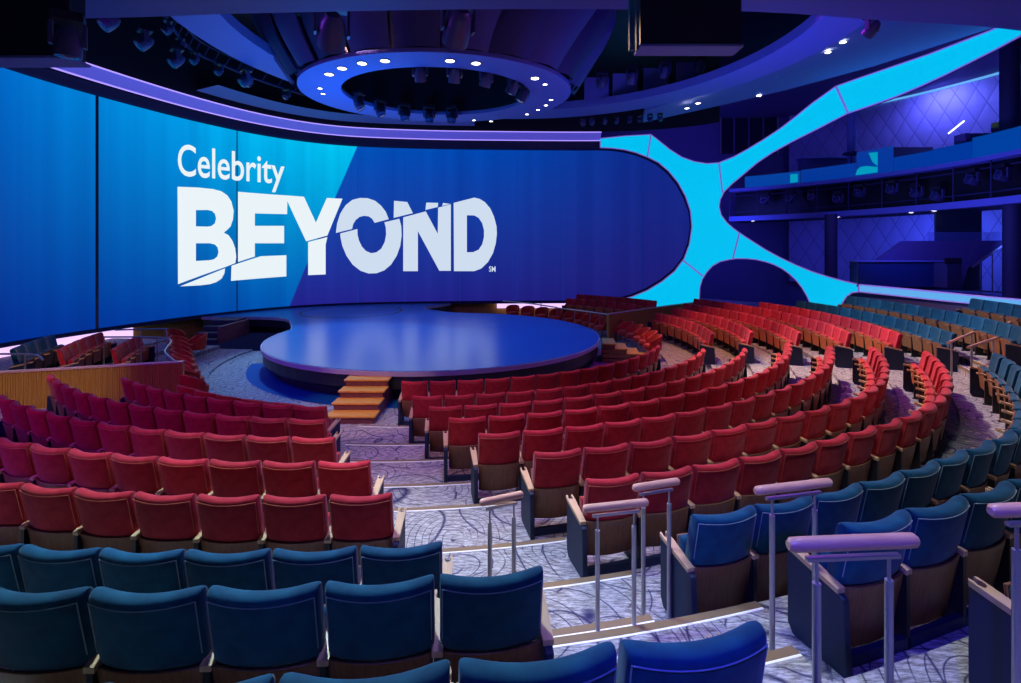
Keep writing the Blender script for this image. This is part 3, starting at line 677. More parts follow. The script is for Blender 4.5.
# quilted rear wall over both levels
QW = Plan([(17.6, 31.6), (20.2, 29.6), (22.2, 26.6), (23.4, 23), (23.8, 19.5), (23.4, 16.0), (22.5, 14)])
qb = plan_shape('wall_right', QW, [(0, 1.5)] + [(QW.s[-1] * k / 20, 1.5) for k in range(1, 21)] + [(QW.s[-1] * (20 - k) / 20, 12.2) for k in range(21)], [], M['quilt'], 0, .1, px=False); struct(qb)
fl2 = plan_band(SP, SP.hit(790)[0], SP.s[-1] - .1, 1.60, 1.72, -7, -.02).obj('floor', M['violetwall']); struct(fl2)
kw = plan_band(SP, SP.hit(846)[0], SP.s[-1] - .1, .2, 1.58, -.03, -.03).obj('wall_knee', M['violetwall']); struct(kw)
# columns
for i, (px, Zc, r_, m_, z0_, z1_) in enumerate(((831, 23.5, .26, 'dark', 1.7, b_lo - .1), (1013, 18.8, .30, 'dark', 1.7, b_lo - .1), (1010, 18.8, .30, 'dark', b_hi, 12), (852, 26.2, .22, 'soffit', b_hi, 10.9))):
    x_ = (px - CX) * Zc / F; o = MB().lathe([(.001, 0), (r_, 0), (r_, z1_ - z0_), (.001, z1_ - z0_)], 20).obj('column', M[m_], smooth=True, loc=(x_, Zc, z0_)); struct(o)
def qbox(name, label, cat, px0, px1, py0, py1, Z, d, m, parent=None, bevel=.01):
    x0 = (px0 - CX) * Z / F; x1 = (px1 - CX) * Z / F; z0 = H0 + (HZ - py1) * Z / F; z1 = H0 + (HZ - py0) * Z / F
    ang = R(-50); w = (x1 - x0); mb = MB().box(-w / 2, w / 2, 0, d, 0, z1 - z0)
    o = mb.obj(name, M[m] if isinstance(m, str) else m, bevel=bevel); o.location = ((x0 + x1) / 2, Z, z0)
    if parent: o.parent = parent; o.location = o.location - parent.location
    elif label: tag(o, label, cat)
    return o
# lower level: black doorway, mixing desk counter, ramped canopy
struct(qbox('door_1', None, None, 936, 982, 205, 290, 21.3, .1, mat('black_curtain', (.008, .02, .035), .8)))
ct = thing('control_counter', 'long dark blue glazed counter standing behind the light ribbon', 'counter', (14.4, 20.2, 1.72))
qbox('counter_front', None, None, 858, 946, 262, 287, 19.9, .5, mat('blue_counter_front', (.02, .05, .16), .25), ct)
qbox('counter_top', None, None, 857, 947, 260.5, 262, 19.8, .7, 'soffit', ct)
qbox('side_cabinet', None, None, 947, 962, 263, 288, 19.0, .6, 'dark', ct)
qbox('monitor', None, None, 945, 962, 258, 264, 19.0, .06, 'black', ct)
rs = thing('raked_booth', 'dark purple sloping booth wall rising above the counter', 'booth', (17.5, 20.8, 1.72))
mb = MB(); Zc = 20.4; pts = [(876, 262), (886, 255), (905, 241), (1006, 240.5), (1000, 246), (968, 268), (962, 290), (876, 290)]
pp = [((x - CX) * Zc / F, H0 + (HZ - y) * Zc / F) for x, y in pts]; n = len(pp)
mb.v += [(x, Zc, z) for x, z in pp] + [(x, Zc + .25, z) for x, z in pp]; tri = tessellate_polygon([[Vector((*q, 0)) for q in pp]])
mb.f += [tuple(t) for t in tri] + [tuple(i + n for i in t[::-1]) for t in tri] + [(i, (i + 1) % n, n + (i + 1) % n, n + i) for i in range(n)]
loc_to(mb.obj('booth_wall', M['violetwall'], rs), rs)
rl = [((x - CX) * Zc / F, Zc - .1, H0 + (HZ - y) * Zc / F) for x, y in ((1006, 240), (1000, 246), (985, 256), (970, 267))]
loc_to(MB().tube(rl, .05, 6).obj('sloping_rail', M['steel'], rs), rs)
for px in (978, 990, 1002):
    x_ = (px - CX) * Zc / F; loc_to(MB().tube([(x_, Zc - .1, 1.72), (x_, Zc - .1, H0 + (HZ - (240 + (1006 - px) * .75)) * Zc / F)], .025, 6).obj('rail_post', M['steel'], rs), rs)
gp = qbox('glass_screen', 'clear glass guard standing on top of the purple booth wall', 'glass guard', 928, 1011, 232, 241, 20.6, .03, mat('clear_glass_panel', (.15, .25, .6), .05, alpha=.22))
# upper level furniture
cu_ = thing('bar_counter', 'dark upper level counter standing behind the blue parapet', 'counter', (15.5, 27, 6.9))
for a_, b_, t_, bt in ((803, 856, 159, 172), (893, 933, 147, 160)): qbox('counter_front', None, None, a_, b_, t_, bt + 10, 27.2 if a_ < 860 else 23.8, .5, 'violetwall', cu_)
qbox('counter_top', None, None, 802, 893, 156.3, 158, 27.0, .7, 'soffit', cu_)
for i, px in enumerate((851, 862, 878, 893)):
    Z_ = 25.4; x_ = (px - CX) * Z_ / F; t = thing('stool', 'small dark stool on the upper level, %s from the pale column' % ORD[i + 1], 'stool', (x_, Z_, b_hi + .02), group='upper level stools')
    MB().tube([(0, 0, 0), (0, 0, 1.35)], .03, 8).obj('stem', M['dark'], t); MB().lathe([(.001, 1.35), (.36, 1.35), (.38, 1.4), (.36, 1.45), (.001, 1.45)], 16).obj('stool_top', M['dark'], t)
sf = thing('banquette', 'dark high-backed banquette with yellow-green cushions on the upper level', 'sofa', (18.9, 20.3, 7.2))
qbox('seat_back', None, None, 965, 1003, 133, 150, 19.8, .5, 'violetwall', sf); qbox('seat_back', None, None, 1003, 1060, 124, 145, 19.8, .5, 'violetwall', sf)
for i, (a_, b_, t_, bt) in enumerate(((998, 1012, 121.5, 126.5), (1014, 1040, 114, 126))):
    o = qbox('cushion', ('flat' if i == 0 else 'upright') + ' yellow-green cushion on the upper level banquette', 'cushion', a_, b_, t_, bt, 19.6, .3, 'yellow', bevel=.03)
ls = MB().tube([(( 948.5 - CX) * 22 / F, 22, H0 + (HZ - 133.5) * 22 / F), ((964 - CX) * 22 / F, 22, H0 + (HZ - 121) * 22 / F)], .035, 6)
tag(ls.obj('line_lamp', mat('white_tube_light', (1, 1, 1), .4, emit=(.8, .85, 1), es=2)), 'short slanting white tube lamp before the quilted wall', 'lamp')

# ------------------------------------------------------------------ ceiling
struct(MB().box(-20, 27, -5, 33, 12.2, 12.4).obj('ceiling', M['black']))
# near soffit with a shallow arc as its edge
ns_ = MB(); edge = [(-16, 9.6), (-8, 9.35), (-4.8, 9.15), (-1, 9.0), (2.2, 9.0), (4.6, 9.1), (6.8, 9.4), (10.2, 9.9), (16, 11.6)]
edge = [(v.x, v.y) for v in catmull([(*e, 0) for e in edge], 4)]
zs = H0 + 4.33
ns_.prism(edge + [(16, -2), (-16, -2)], zs, zs + .5); struct(ns_.obj('ceiling', M['near_soffit']))
# ring soffit round the drum
def annulus(c, ro, ri, z0, z1, a0=0, a1=360, n=72):
    mb = MB(); rows = [[], [], [], []]
    for k in range(n + 1):
        a = R(a0 + (a1 - a0) * k / n)
        for r_, (rr, z) in zip(rows, ((ro, z0), (ro, z1), (ri, z1), (ri, z0))): r_.append((c[0] + rr[0] * math.cos(a), c[1] + rr[1] * math.sin(a), z))
    rows.append(rows[0]); mb.grid(rows); return mb
ringz = H0 + 6.0
struct(annulus((.3, 13.9), (9.1, 9.0), (7.8, 7.55), ringz, ringz + .3).obj('ceiling', M['soffit']))
# wide soffit on the balcony side
sz = H0 + 7.0
pts = [(.3 + 9.6 * math.cos(R(a)), 13.9 + 9.3 * math.sin(R(a))) for a in range(-70, 60, 5)]
outer = [(6.2, 23.4), (9.3, 22.1), (11.5, 21), (14, 19.2), (16.2, 16.6), (17.6, 13), (18, 9), (18, 4), (8, 4)]
wsf = MB().prism(pts + outer, -.1, .25); wsf.v = [(x, y, z + H0 + 6.9 + .12 * (x - 12) - .04 * (y - 20)) for x, y, z in wsf.v]
struct(wsf.obj('ceiling', M['soffit']))
struct(MB().prism([(11, 32.4), (13.5, 26), (16.2, 21.5), (18.2, 17), (19.5, 12), (27, 12), (27, 32.4)], 11.95, 12.05).obj('ceiling', M['violetwall']))
qc = thing('cove_light', 'thin pale blue cove light along the top of the quilted wall', 'light strip', (23, 24, 10.8)); loc_to(plan_band(QW, 3, QW.s[-1], 11.80, 11.90, .12, .12).obj('light_face', M['ribbon'], qc), qc)
# narrow blue shelf in the gap above the cove light
struct(plan_band(SP, SP.hit(185)[0], SP.hit(475)[0], 9.75, 9.80, .7, 1.9).obj('trim_%d' % nid, M['soffit'])); nid += 1

# ------------------------------------------------------------------ overhead drum
DC = (-2.42, 16.55); dz = H0 + 5.15
dr = thing('overhead_drum', 'great dark blue petalled drum hanging over the stage with a pale ring', 'ceiling feature', (*DC, dz))
rg = MB(); n = 80
prof = [(1.0, 0), (1.0, .12), (.70, .12), (.70, 0), (1.0, 0)]
def ell(r, a, z): return (4.4 * r * math.cos(a), 3.55 * r * math.sin(a), z)
rg.grid([[ell(r_, 2 * math.pi * k / n, z) for k in range(n)] for r_, z in prof], True); rg.obj('lamp_ring', M['soffit'], dr)
wl = MB(); wl.grid([[ell(.71, 2 * math.pi * k / n, z) for k in range(n)] for z in (.1, 2.6)], True); wl.grid([[ell(r_, 2 * math.pi * k / n, 2.6) for k in range(n)] for r_ in (.71, .01)], True); wl.obj('inner_wall', M['black'], dr)
NP = 22
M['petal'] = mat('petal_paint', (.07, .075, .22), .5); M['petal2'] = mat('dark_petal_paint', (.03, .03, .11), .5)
for i in range(NP):
    mb = MB(); rows = []
    for j in range(13):
        t = j / 12; z = .10 + 3.4 * t; rr = 1.0 + .10 * math.sin(t * math.pi * .9) + .30 * t ** 1.1; tw = .35 * t * t
        rows.append([ell(rr + .035 * math.sin(math.pi * k / 6) + .03 * (k / 6), 2 * math.pi * (i + k / 6 * .96) / NP + tw, z) for k in range(7)])
    o_ = len(mb.v); mb.grid(rows); m2 = MB()
    p_ = MB().grid(rows); rows2 = [[(x * .985, y * .985, z) for x, y, z in r_] for r_ in rows]
    p_.grid(rows2[::-1]); p_.grid([[r_[-1] for r_ in rows], [r_[-1] for r_ in rows2]]); p_.grid([[r_[0] for r_ in rows], [r_[0] for r_ in rows2]])
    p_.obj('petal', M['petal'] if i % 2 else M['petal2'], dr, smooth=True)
# bright downlights in the ring
DL = [(320, 88), (323, 93.5), (329, 74), (342, 68), (362, 63), (385, 60.5), (450, 60.5), (476, 63), (535, 78), (545, 84), (551, 99.5), (546, 105), (538, 109.5), (527, 114), (491, 121), (474, 120)]
for i, (px, py) in enumerate(DL):
    Z_ = F * (5.15) / (HZ - py); x_ = (px - CX) * Z_ / F
    t = thing('downlight', 'small bright downlight in the drum ring, %s going clockwise from the cove side' % ORD[i + 1], 'downlight', (x_, Z_, dz), group='downlights in the drum ring')
    q_ = 1.5 if 2 <= i <= 8 else .85; MB().lathe([(.001, -.012), (.075 * q_, -.012), (.08 * q_, 0)], 12).obj('lens', M['lampface'], t); MB().lathe([(.08 * q_, 0), (.08 * q_, -.02), (.105 * q_, -.02), (.11 * q_, 0)], 12).obj('bezel', M['steel'], t)
# moving lamps hanging inside and below the ring
for i, (px, py) in enumerate([(418, 72), (457, 73), (487, 80), (513, 88), (527, 96), (352, 104), (377, 111), (399, 117), (427, 121), (455, 121)]):
    a = math.atan2(((HZ and F * 5.0 / (HZ - py)) - DC[1]) / 2.35, ((px - CX) * (F * 5.0 / (HZ - py)) / F - DC[0]) / 2.95)
    x_ = DC[0] + 2.85 * math.cos(a); y_ = DC[1] + 2.3 * math.sin(a)
    moving_head('dark round moving lamp hung in the drum opening, %s around the rim' % ORD[i + 1], (x_, y_, dz + .30), a + math.pi / 2, .5, 1.15, 'lamps in the drum opening')
# downlights along the balcony-side soffits
for i, (px, py, hh) in enumerate([(687, 108, 5.98), (698, 103, 5.98), (756, 84, 6.6), (774, 77, 6.63), (828, 52, 6.72), (843, 42, 6.78), (759, 95.5, 6.55)]):
    Z_ = F * hh / (HZ - py); x_ = (px - CX) * Z_ / F
    t = thing('downlight', 'small white downlight in the balcony-side soffit, %s from the drum' % ORD[i + 1], 'downlight', (x_, Z_, H0 + hh), group='soffit downlights')
    MB().lathe([(.001, -.012), (.09, -.012), (.095, 0)], 12).obj('lens', M['lampface'], t); MB().lathe([(.095, 0), (.095, -.02), (.12, -.02), (.125, 0)], 12).obj('bezel', M['steel'], t)
for i, (px, py) in enumerate([(753, 218.5), (838, 214.5), (934, 208), (911, 208.5)]):
    Z_ = BP.hit(px)[1] + .3; x_ = (px - CX) * Z_ / F
    t = thing('downlight', 'small white downlight beneath the balcony gallery, %s from its lattice end' % ORD[(1, 2, 4, 3)[i]], 'downlight', (x_, Z_, b_lo - .13), group='downlights under the balcony')
    MB().lathe([(.001, -.012), (.08, -.012), (.085, 0)], 12).obj('lens', M['lampface'], t); MB().lathe([(.085, 0), (.085, -.02), (.105, -.02), (.11, 0)], 12).obj('bezel', M['steel'], t)
# curved pipe with lamps in the dark gap on the screen side
gp_ = [(165, 15, 6.6), (178, 35, 6.5), (195, 52, 6.45), (225, 66, 6.4), (262, 81, 6.35), (305, 95, 6.3)]
pth = catmull([((px - CX) * (F * h / (HZ - py)) / F, F * h / (HZ - py), H0 + h) for px, py, h in gp_], 6)
lp = thing('lighting_pipe', 'curved dark lighting pipe in the gap beside the blue ring soffit', 'lighting bar', tuple(pth[0])); loc_to(MB().tube(pth, .05, 8).obj('pipe', M['dark'], lp), lp)
pth2 = [p + Vector((.25, -.1, .3)) for p in pth]; loc_to(MB().tube(pth2, .04, 8).obj('upper_pipe', M['dark'], lp), lp)
for k in range(0, len(pth), 2): loc_to(MB().tube([pth[k], pth2[k]], .025, 6).obj('brace', M['dark'], lp), lp)
for i, k in enumerate((2, 7, 12, 17, 22, 27)):
    p = pth[k]; moving_head('dark stage lamp hung from the curved pipe, %s from its near end' % ORD[i + 1], tuple(p + Vector((0, 0, .05))), 2.2 + .2 * i, .7, .8, 'lamps on the curved pipe')
for i, (px, py) in enumerate([(110, 22), (145, 42), (177, 60), (246, 80)]):
    h = 5.6; Z_ = F * h / (HZ - py); moving_head('dark stage lamp above the violet cove light, %s from the near corner' % ORD[i + 1], ((px - CX) * Z_ / F, Z_, H0 + h + .4), 2.4, .8, 1.1, 'lamps above the cove light')
for i, (px, py) in enumerate([(602, 82), (632, 78), (665, 72), (700, 66)]):
    h = 7.6; Z_ = 19.5; z_ = H0 + (HZ - py) * Z_ / F; x_ = (px - CX) * Z_ / F
    moving_head('dark stage lamp in the gap past the drum, %s from the drum' % ORD[i + 1], (x_, Z_, z_ + .45), 0, .6, 1.2, 'lamps past the drum')
    struct(MB().box(x_ - .5, x_ + .5, Z_ + 1.2, Z_ + 1.3, z_ - .5, z_ + .6).obj('trim_%d' % nid, M['soffit'])); nid += 1
# small lamps under the ring soffit past the drum
for i, px in enumerate((583, 592, 605, 617, 630, 640, 650, 660)):
    py = 121.5 - (px - 583) * .06; h = 5.8; Z_ = 22.2; x_ = (px - CX) * Z_ / F
    moving_head('tiny dark lamp under the far ring soffit, %s from the drum' % ORD[i + 1], (x_, Z_, H0 + (HZ - py) * Z_ / F + .15), .5 * i, .6, .6, 'tiny lamps under the ring soffit')
# big hung boxes near the eye
hb = thing('hanging_monitor', 'large black display housing hung from the near ceiling beside a teal post', 'monitor', (2.9, 8.2, 7))
xa, xb, Z_ = (641 - CX) * 8 / F, (742 - CX) * 8 / F, 8.0; zb_ = H0 + (HZ - 45.5) * 8 / F
loc_to(MB().box(xa, xb, 8, 8.35, zb_ + .02, zb_ + 1.1).obj('housing', M['black'], hb, bevel=.02), hb)
loc_to(MB().box(xa - .02, xb + .02, 7.98, 8.38, zb_ - .02, zb_ + .02).obj('bottom_frame', M['soffit'], hb), hb)
loc_to(MB().box(xa - .18, xa - .10, 8, 8.1, zb_ - .06, zb_ + 1.1).box(xa - .07, xa - .03, 8, 8.1, zb_ - .06, zb_ + 1.1).obj('hanging_post', M['teal'], hb), hb)
if 1: pass
hb = thing('hanging_speaker_box', 'big black box hung at the near corner of the ceiling', 'speaker', (-7, 8, 6))
loc_to(MB().box(-13, -7.0, 7.88, 8.25, 6.53, 7.75).obj('cabinet', M['black'], hb, bevel=.02), hb)
loc_to(MB().box(-13, -6.95, 7.86, 8.28, 6.49, 6.53).obj('bottom_plate', M['soffit'], hb), hb)
moving_head('large dark lamp hanging beside the black corner box', ((68 - CX) * 7.5 / F, 7.5, H0 + (HZ - 14) * 7.5 / F), .6, .1, 1.15, None, rod=.6)
for i, (px, py) in enumerate([(332, 22), (458, 18)]):
    Z_ = 10.8; moving_head('large dark projector lamp hung in front of the drum, ' + ('cove side' if i == 0 else 'middle'), ((px - CX) * Z_ / F, Z_, H0 + (HZ - py) * Z_ / F + .55), .4, .9, 2.0, 'big lamps in front of the drum')
moving_head('dark lamp hung near the balcony-side soffit edge', ((872 - CX) * 10.6 / F, 10.6, H0 + (HZ - 33) * 10.6 / F + .4), .4, .9, .85, rod=1.2)

# ------------------------------------------------------------------ barriers, rails, tub chairs
def wallpath(name, pts, z0, ztop, th, m, cap):
    pl = Plan(pts, 6); o = plan_band(pl, 0, pl.s[-1], z0, ztop, 0, 0, th).obj(name, m)
    me = o.data; uv = me.uv_layers.new(name='UVMap')
    for lp_ in me.loops: v = me.vertices[lp_.vertex_index].co; uv.data[lp_.index].uv = (math.hypot(v.x - pts[0][0], v.y - pts[0][1]), v.z)
    c = plan_band(pl, 0, pl.s[-1], ztop, ztop + .03, .02, .02, th + .04).obj('barrier_cap', cap, o); return o
M['cap'] = wood('pale_cap_timber', (.55, .38, .25), (.65, .46, .32))
o = wallpath('timber_barrier', [(-15.5, 8.3), (-12.5, 9.1), (-10.0, 9.85), (-7.05, 10.75)], 0, H0 - 2.43, .12, M['slats'], M['cap']); tag(o, 'ribbed timber barrier with pale cap between the near seats and the side box', 'barrier')
o = wallpath('timber_barrier', [(3.7, 18.75), (5.5, 20.4), (7.3, 22.0), (9.0, 23.45)], 0, H0 - 2.43, .12, M['slats'], M['cap']); tag(o, 'ribbed timber barrier with pale cap beside the far block and tub chairs', 'barrier')
def rail(name, label, path, posts, r=.022, z0=.0, m='steel'):
    t = thing(name, label, 'handrail', tuple(path[0][:2]) + (z0,)); loc_to(MB().tube(catmull(path, 5), r, 8).obj('rail_bar', M[m], t, smooth=True), t)
    for p in posts: loc_to(MB().tube([(p[0], p[1], z0), tuple(p)], r * .8, 8).obj('rail_post', M[m], t, smooth=True), t)
    return t
def PP(px, py, h): return tuple(P(px, py, h))
rail('guard_rail', 'curved steel guard rail at the end of the near timber barrier', [PP(104, 337, 2.3), PP(140, 337, 2.3), PP(163, 338, 2.3), PP(171, 341, 2.3), PP(167, 347, 2.3), PP(165, 353, 2.33), PP(177, 363, 2.42)], [PP(104, 337, 2.3), PP(141, 337, 2.3), PP(157, 337.5, 2.3)])
rail('guard_rail', 'straight steel guard rail crossing the side box under the display', [PP(115, 330, 2.3), PP(135, 329.5, 2.3), PP(168, 329, 2.3)], [PP(141, 329.3, 2.3), PP(167, 329, 2.3)])
rail('guard_rail', 'blue-lit guard rail before the blue seats of the side box', [PP(-10, 354, 2.3), PP(15, 354, 2.3), PP(36, 355, 2.3), PP(43, 360, 2.35)], [PP(25, 354.3, 2.3)])
rail('guard_rail', 'pale steel guard rail between the far tub chairs and the far box', [PP(503, 301, 2.6), PP(530, 303.5, 2.6), PP(557, 307.5, 2.6)], [PP(541, 303, 2.6), PP(557, 307.5, 2.6)], .03)
rail('guard_rail', 'pale steel guard rail meeting the corner of the far timber barrier', [PP(558, 308, 2.6), PP(583, 311, 2.55), PP(608, 314.5, 2.43)], [PP(575, 310, 2.57), PP(590, 312, 2.53), PP(600, 313.3, 2.5)], .03)

def tub_proto():
    t = thing('tub_chair', 'x', 'chair')
    mb = MB(); rows = []
    for i in range(19):                    # wrap-round shell, open to +y
        a = R(-28 + (236) * i / 18) + math.pi; hgt = .74 - .20 * (abs(i - 9) / 9) ** 2.2; flare = 1.06
        ca, sa = math.cos(a), math.sin(a)
        prof = [(.25, .30), (.29, hgt - .03), (.285, hgt), (.24, hgt), (.225, hgt - .04), (.20, .40), (.20, .30)]
        rows.append([(-ca * q * 1.05, sa * q * .98 + .0, z) for q, z in prof])
    # orient: a from 152deg..: the opening faces +y
    mb.grid(rows, True); n = 7; mb.f.append(tuple(range(n))); mb.f.append(tuple(range(18 * n, 19 * n))[::-1])
    mb.v = [(x, y, z) for x, y, z in mb.v]
    sh = mb.obj('shell', M['tub'], t, smooth=True)
    MB().lathe([(.001, .30), (.22, .30), (.235, .33), (.235, .42), (.21, .45), (.001, .455)], 20, (0, .03, 0)).obj('seat_pad', M['tub'], t, smooth=True)
    for sx_ in (-.17, .17):
        for sy_ in (-.15, .17): MB().tube([(sx_ * 1.08, sy_ * 1.08, 0), (sx_, sy_, .31)], [.012, .018], 8).obj('leg', M['steel'], t, smooth=True)
    return t
tp = None
def tub(x, y, label, group, z=0., face=CC):
    global tp
    rz = math.atan2(-(face[0] - x), face[1] - y)
    if tp is None: tp = tub_proto(); tp.scale = (1.1, 1.1, 1.08); tp.location = (x, y, z); tp.rotation_euler = (0, 0, rz); tp['label'] = label; tp['group'] = group; return tp
    return copy_tree(tp, (x, y, z), rz, label, group)
tb = [(176, 16.9), (180, 15.6), (181, 14.9), (182, 14.25), (183.5, 13.6), (185, 12.95), (187, 12.3), (190, 11.65), (194, 11.0)]
tb = [((x - CX) * z / F, z) for x, z in tb] + [tuple(pol(7.85, a).xy) for a in (-123.5, -118.8, -114, -109.2, -104.4)]
for i, p in enumerate(tb): tub(p[0], p[1], 'orange-red tub chair in the curved front row by the near barrier, %s from the stairs' % ORD[i + 1], 'tub chairs by the near barrier')
tub(-10.0, 15.9, 'orange-red tub chair set apart on the stage side near the wing stairs', 'tub chairs by the near barrier', face=(-14, 12))
for i, a in enumerate([-6.5, -.4, 5.6, 11.5, 17.3, 23.0]):
    p = pol(6.55, a); tub(p.x, p.y, 'orange-red tub chair facing the stage before the far block, %s from the far aisle' % ORD[i + 1], 'tub chairs before the far block')
for i, a in enumerate([29.5, 34, 38.5, 43.5, 49, 56, 62.5, 68.5, 74.5]):
    p = pol(6.35 + (a - 27) * .032, a); tub(p.x, p.y, 'tub chair behind the stage, %s past the corner of the far barrier' % ORD[i + 1], 'tub chairs behind the stage')
# far box: rows of red seats behind the guard rail
for key, r_, z_, a0, a1, nm_ in (('r3', 8.6, .3, 31, 58, 'front'), ('r4', 9.6, .42, 30, 56, 'rear')):
    row(key, a0, a1, 'far box behind guard rail', 'red', nm_, True, z=z_, r=r_, aisle='barrier')
pf = MB(); sector(pf, 8.05, 12.2, 28.5, 62, .02, .30, 20); struct(pf.obj('floor', M['carpet']))
pf = MB(); sector(pf, 9.05, 12.2, 28.5, 62, .30, .42, 20); struct(pf.obj('floor', M['carpet']))

# ------------------------------------------------------------------ aisle handrails
def aisle_rail(label, a, b_, h, zf, gr=.028):
    p, q = P(*a, h), P(*b_, h); zt_ = H0 - h; c = (p + q) / 2; d = (q - p); ln = d.length; rz = math.atan2(d.y, d.x)
    t = thing('aisle_handrail', label, 'handrail', (c.x, c.y, zf), rz, 'aisle handrails'); H = zt_ - zf
    g = MB(); k = 10; path = [(-ln / 2 + ln * i / k, 0, H) for i in range(k + 1)]
    pr = [gr * .6] + [gr] * (k - 1) + [gr * .6]; path = [(-ln / 2, 0, H), (-ln / 2 + gr * .5, 0, H)] + path[1:-1] + [(ln / 2 - gr * .5, 0, H), (ln / 2, 0, H)]
    g.tube(path, [gr * .55, gr * .95] + [gr] * (k - 1) + [gr * .95, gr * .55], 14); g.obj('grip', M['grip'], t, smooth=True)
    MB().box(-ln * .36, ln * .36, -.012, .012, H - gr * 2.3, H - gr * 1.7).obj('support_bar', M['steel'], t, bevel=.003)
    for s_ in (-1, 1):
        x_ = s_ * ln * .28
        pst = MB().tube([(x_, 0, 0), (x_, 0, H - .16)], .0165, 12).obj('post', M['steel'], t, smooth=True)
        MB().tube([(x_, 0, H - .16), (x_, 0, H - gr * 2)], .007, 8).obj('post_pin', M['steel'], pst)
        MB().lathe([(.001, 0), (.035, 0), (.035, .008), (.001, .008)], 12, (x_, 0, 0)).obj('base_plate', M['steel'], pst)
    return t
aisle_rail('short handrail standing alone in the middle of the stepped aisle', (480, 503), (523, 494), 1.90, FZ['r7'])
aisle_rail('handrail in front of the seventh row end seat with cup-holder armrest', (583, 509), (648, 502), 1.80, FZ['b1'])
aisle_rail('handrail beside the first blue row end panel of the centre block', (633, 488), (679, 481), 1.78, FZ['b1'])
aisle_rail('pale handrail in front of the second blue seat of the centre block', (755, 491), (831, 482), 1.46, FZ['b2'])
aisle_rail('large violet-lit handrail nearest the eye in the stepped aisle', (788, 545), (917, 540), 1.20, FZ['b3'], .03)
aisle_rail('handrail at the edge of the picture behind the second blue row', (990, 511), (1110, 506), 1.05, FZ['b3'], .028)
for i, (a, b_, h, zf, lb) in enumerate((((948, 343), (974, 332), 1.95, FZ['b1'], 'thin handrail at the end seat of the first blue far row'), ((968, 347.5), (996, 338), 1.9, FZ['b1'], 'thin handrail where the blue centre rows meet the far aisle'), ((1009, 322), (1060, 309), 1.75, FZ['b2'], 'thin handrail beside the topmost blue seats of the far block'))):
    p, q = PP(*a, h), PP(*b_, h)
    t = thing('far_handrail', lb, 'handrail', (p[0], p[1], zf), group='far aisle handrails')
    loc_to(MB().tube([p, q], .028, 8).obj('grip', M['grip'], t), t)
    for f_ in (.12, .88):
        c = Vector(p).lerp(Vector(q), f_); loc_to(MB().tube([(c.x, c.y, zf), tuple(c)], .018, 8).obj('post', M['steel'], t), t)

# ------------------------------------------------------------------ light
def light(kind, loc, tgt, energy, col, size=1., spot=None, blend=.6, name='stage_and_fill_light'):
    ld = bpy.data.lights.new(name, kind); ld.energy = energy; ld.color = col
    if kind == 'AREA': ld.size = size; ld.shape = 'DISK'
    else: ld.shadow_soft_size = size
    if spot: ld.spot_size = R(spot); ld.spot_blend = blend
    o = bpy.data.objects.new(name, ld); C.objects.link(o); o.location = loc
    o.rotation_euler = (Vector(tgt) - Vector(loc)).to_track_quat('-Z', 'Y').to_euler(); return o
VIO = (.22, .10, 1.0); BLU = (.02, .16, 1.0); WARM = (1., .72, .55); PINK = (1., .45, .75)
# warm key lights from the ring and the soffits
light('SPOT', (-4, 13.5, 9.2), (-5, 7, .6), 1500, (1., .50, .38), .15, 75)
light('SPOT', (-5, 7.5, 9.2), (-5, 6.6, 0), 2600, (1., .36, .14), .12, 95)
light('SPOT', (4, 16.5, 9.2), (9.5, 14, .6), 2700, (1., .46, .16), .15, 80)
light('SPOT', (1, 13, 9.2), (4, 8, .6), 900, (1., .60, .34), .15, 75)
light('SPOT', (5, 14, 9.4), (7.8, 10.5, .6), 3400, (1., .86, .80), .15, 60)
light('SPOT', (6.2, 5.5, 9.2), (6.2, 6.5, .6), 700, (1., .34, .14), .15, 80)
light('SPOT', (-6, 18, 9.2), (-9.5, 14.5, 0), 2100, (1., .84, .86), .15, 70)
light('SPOT', (3, 10.5, 9.2), (5, 5, .8), 1100, (1., .80, .70), .15, 70)
light('SPOT', (-3.5, 6.5, 7.4), (-3.2, 10.6, .3), 1100, (1., .60, .25), .05, 26)
light('SPOT', (-7, 5.0, 7.5), (-10.3, 10.0, .8), 1150, (1., .74, .34), .1, 34)
light('SPOT', (-1, 8, 7.9), (.6, 3.9, 1.6), 800, (1., .50, .42), .1, 45)
light('SPOT', (-3.5, 3.5, 7.4), (-.4, 7.6, .6), 420, (1., .55, .28), .1, 40)
light('SPOT', (5.5, 8.5, 9), (4.5, 3, 1.2), 1100, (1., .90, .84), .1, 60)
# violet wash
light('AREA', (-10, 9, 9.5), (-6, 8, 0), 300, (.30, .05, 1.), 3)
light('SPOT', (-9, 2., 6.2), (-6.8, 7.5, .6), 1300, (.42, .03, 1.), .5, 66, .8)
light('SPOT', (-.4, 5.2, 7.6), (-.8, 6.3, 0), 1300, (.42, .34, 1.), .5, 76, .8)
light('AREA', (6, 12, 10.), (6, 9, 0), 230, (.50, .03, 1.), 3)
light('SPOT', (-2.8, 5.6, 7.6), (-2.6, 2.9, 1.2), 2400, (.62, .90, 1.), .2, 75)
light('SPOT', (2.6, 3.4, 7.4), (4.4, 3.4, .8), 900, (.80, .90, 1.), .3, 80, .8)
light('SPOT', (.9, .6, 7.3), (1.35, 2.1, 1.8), 260, (.10, .06, 1.), .1, 26)
light('SPOT', (.2, -.4, 5.6), (1.3, 2.05, 2.0), 700, (.06, .05, 1.), .1, 34)
light('SPOT', (-.4, -.7, 5.4), (.4, 1.7, 2.1), 160, (.05, .07, 1.), .1, 60)
light('SPOT', (3, 15, 9.2), (12.6, 14.6, 1.3), 3600, (.25, .70, 1.), .2, 36, .8)
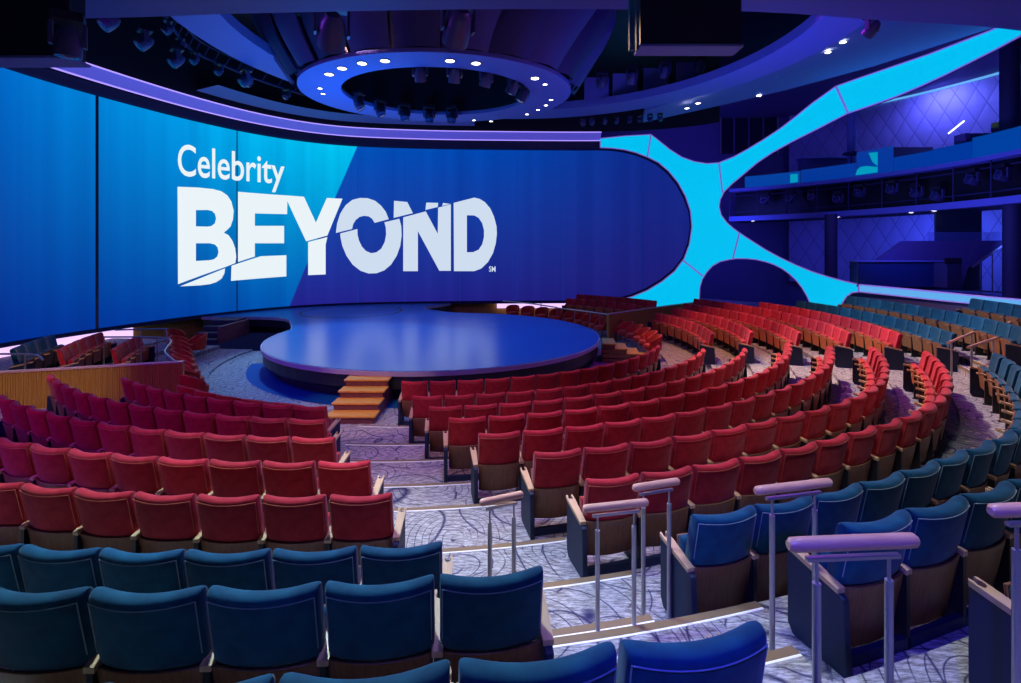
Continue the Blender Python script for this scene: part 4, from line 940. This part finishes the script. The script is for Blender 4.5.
# blue light over the stage
light('SPOT', (-2.4, 16.6, 10.5), (-2.4, 16.6, 0), 3300, (.0, .26, 1.), .6, 72, .5)
light('SPOT', (-9, 19, 9.0), (-5.4, 15.5, .7), 2300, (.30, .62, 1.), .3, 50, .5)
light('SPOT', (-7, 21, 9.2), (-7.1, 22.4, 0), 500, (.0, .35, 1.), .3, 60, .6)
# blue wash on ceiling surfaces, then added fill for balcony bay and far wall
light('AREA', (-5, 16, 5.2), (-6, 15, 12), 270, (.0, .20, 1.), 4)
light('AREA', (6, 14, 4.6), (8, 15, 11), 330, (.04, .07, 1.), 4)
light('AREA', (0, 6, 3.6), (0, 7, 12), 22, (.06, .05, 1.), 4)
light('AREA', (13.5, 18, 4.6), (17.5, 20, 6.2), 200, (.10, .10, 1.), 1.5)  # added fill so the lamps in the balcony bay show
light('AREA', (11.5, 26.5, 5.), (12, 32, 4), 150, (.07, .08, 1.), 2)  # added fill to lift the dark far wall behind the lattice
light('AREA', (9, 25.5, 10.5), (12, 32, 8.5), 120, (.12, .08, 1.), 2)  # added fill for the upper far wall round the window
# quilted wall grazers
light('AREA', (21.3, 25.5, 11.7), (23, 26, 8), 160, (.17, .20, 1.), 1.5)
light('AREA', (21.8, 21.0, 11.7), (24, 21, 7), 160, (.14, .22, 1.), 1.5)
light('AREA', (20, 24.5, 4.9), (22.6, 26, 2.5), 150, (.08, .14, 1.), 1.5)
light('AREA', (20.5, 19.5, 4.9), (24, 19.5, 2.5), 130, (.08, .16, 1.), 1.5)

def drop(o):
    for c in list(o.children): drop(c)
    bpy.data.objects.remove(o)
for p in protos.values(): drop(p)

w = bpy.data.worlds.new('World'); bpy.context.scene.world = w; w.use_nodes = True
w.node_tree.nodes['Background'].inputs[0].default_value = (.02, .03, .22, 1); w.node_tree.nodes['Background'].inputs[1].default_value = .12
cam = bpy.data.cameras.new('Camera'); co = bpy.data.objects.new('Camera', cam); C.objects.link(co)
co.location = (0, 0, H0); co.rotation_euler = (R(90), 0, 0); cam.sensor_width = 36; cam.lens = F / 1021 * 36; cam.shift_y = -91.5 / 1021; cam.clip_start = .05; cam.clip_end = 200
sc = bpy.context.scene; sc.camera = co
sc.view_settings.view_transform = 'Standard'; sc.view_settings.look = 'None'; sc.view_settings.exposure = 0; sc.view_settings.gamma = 1; sc.view_settings.use_curve_mapping = False
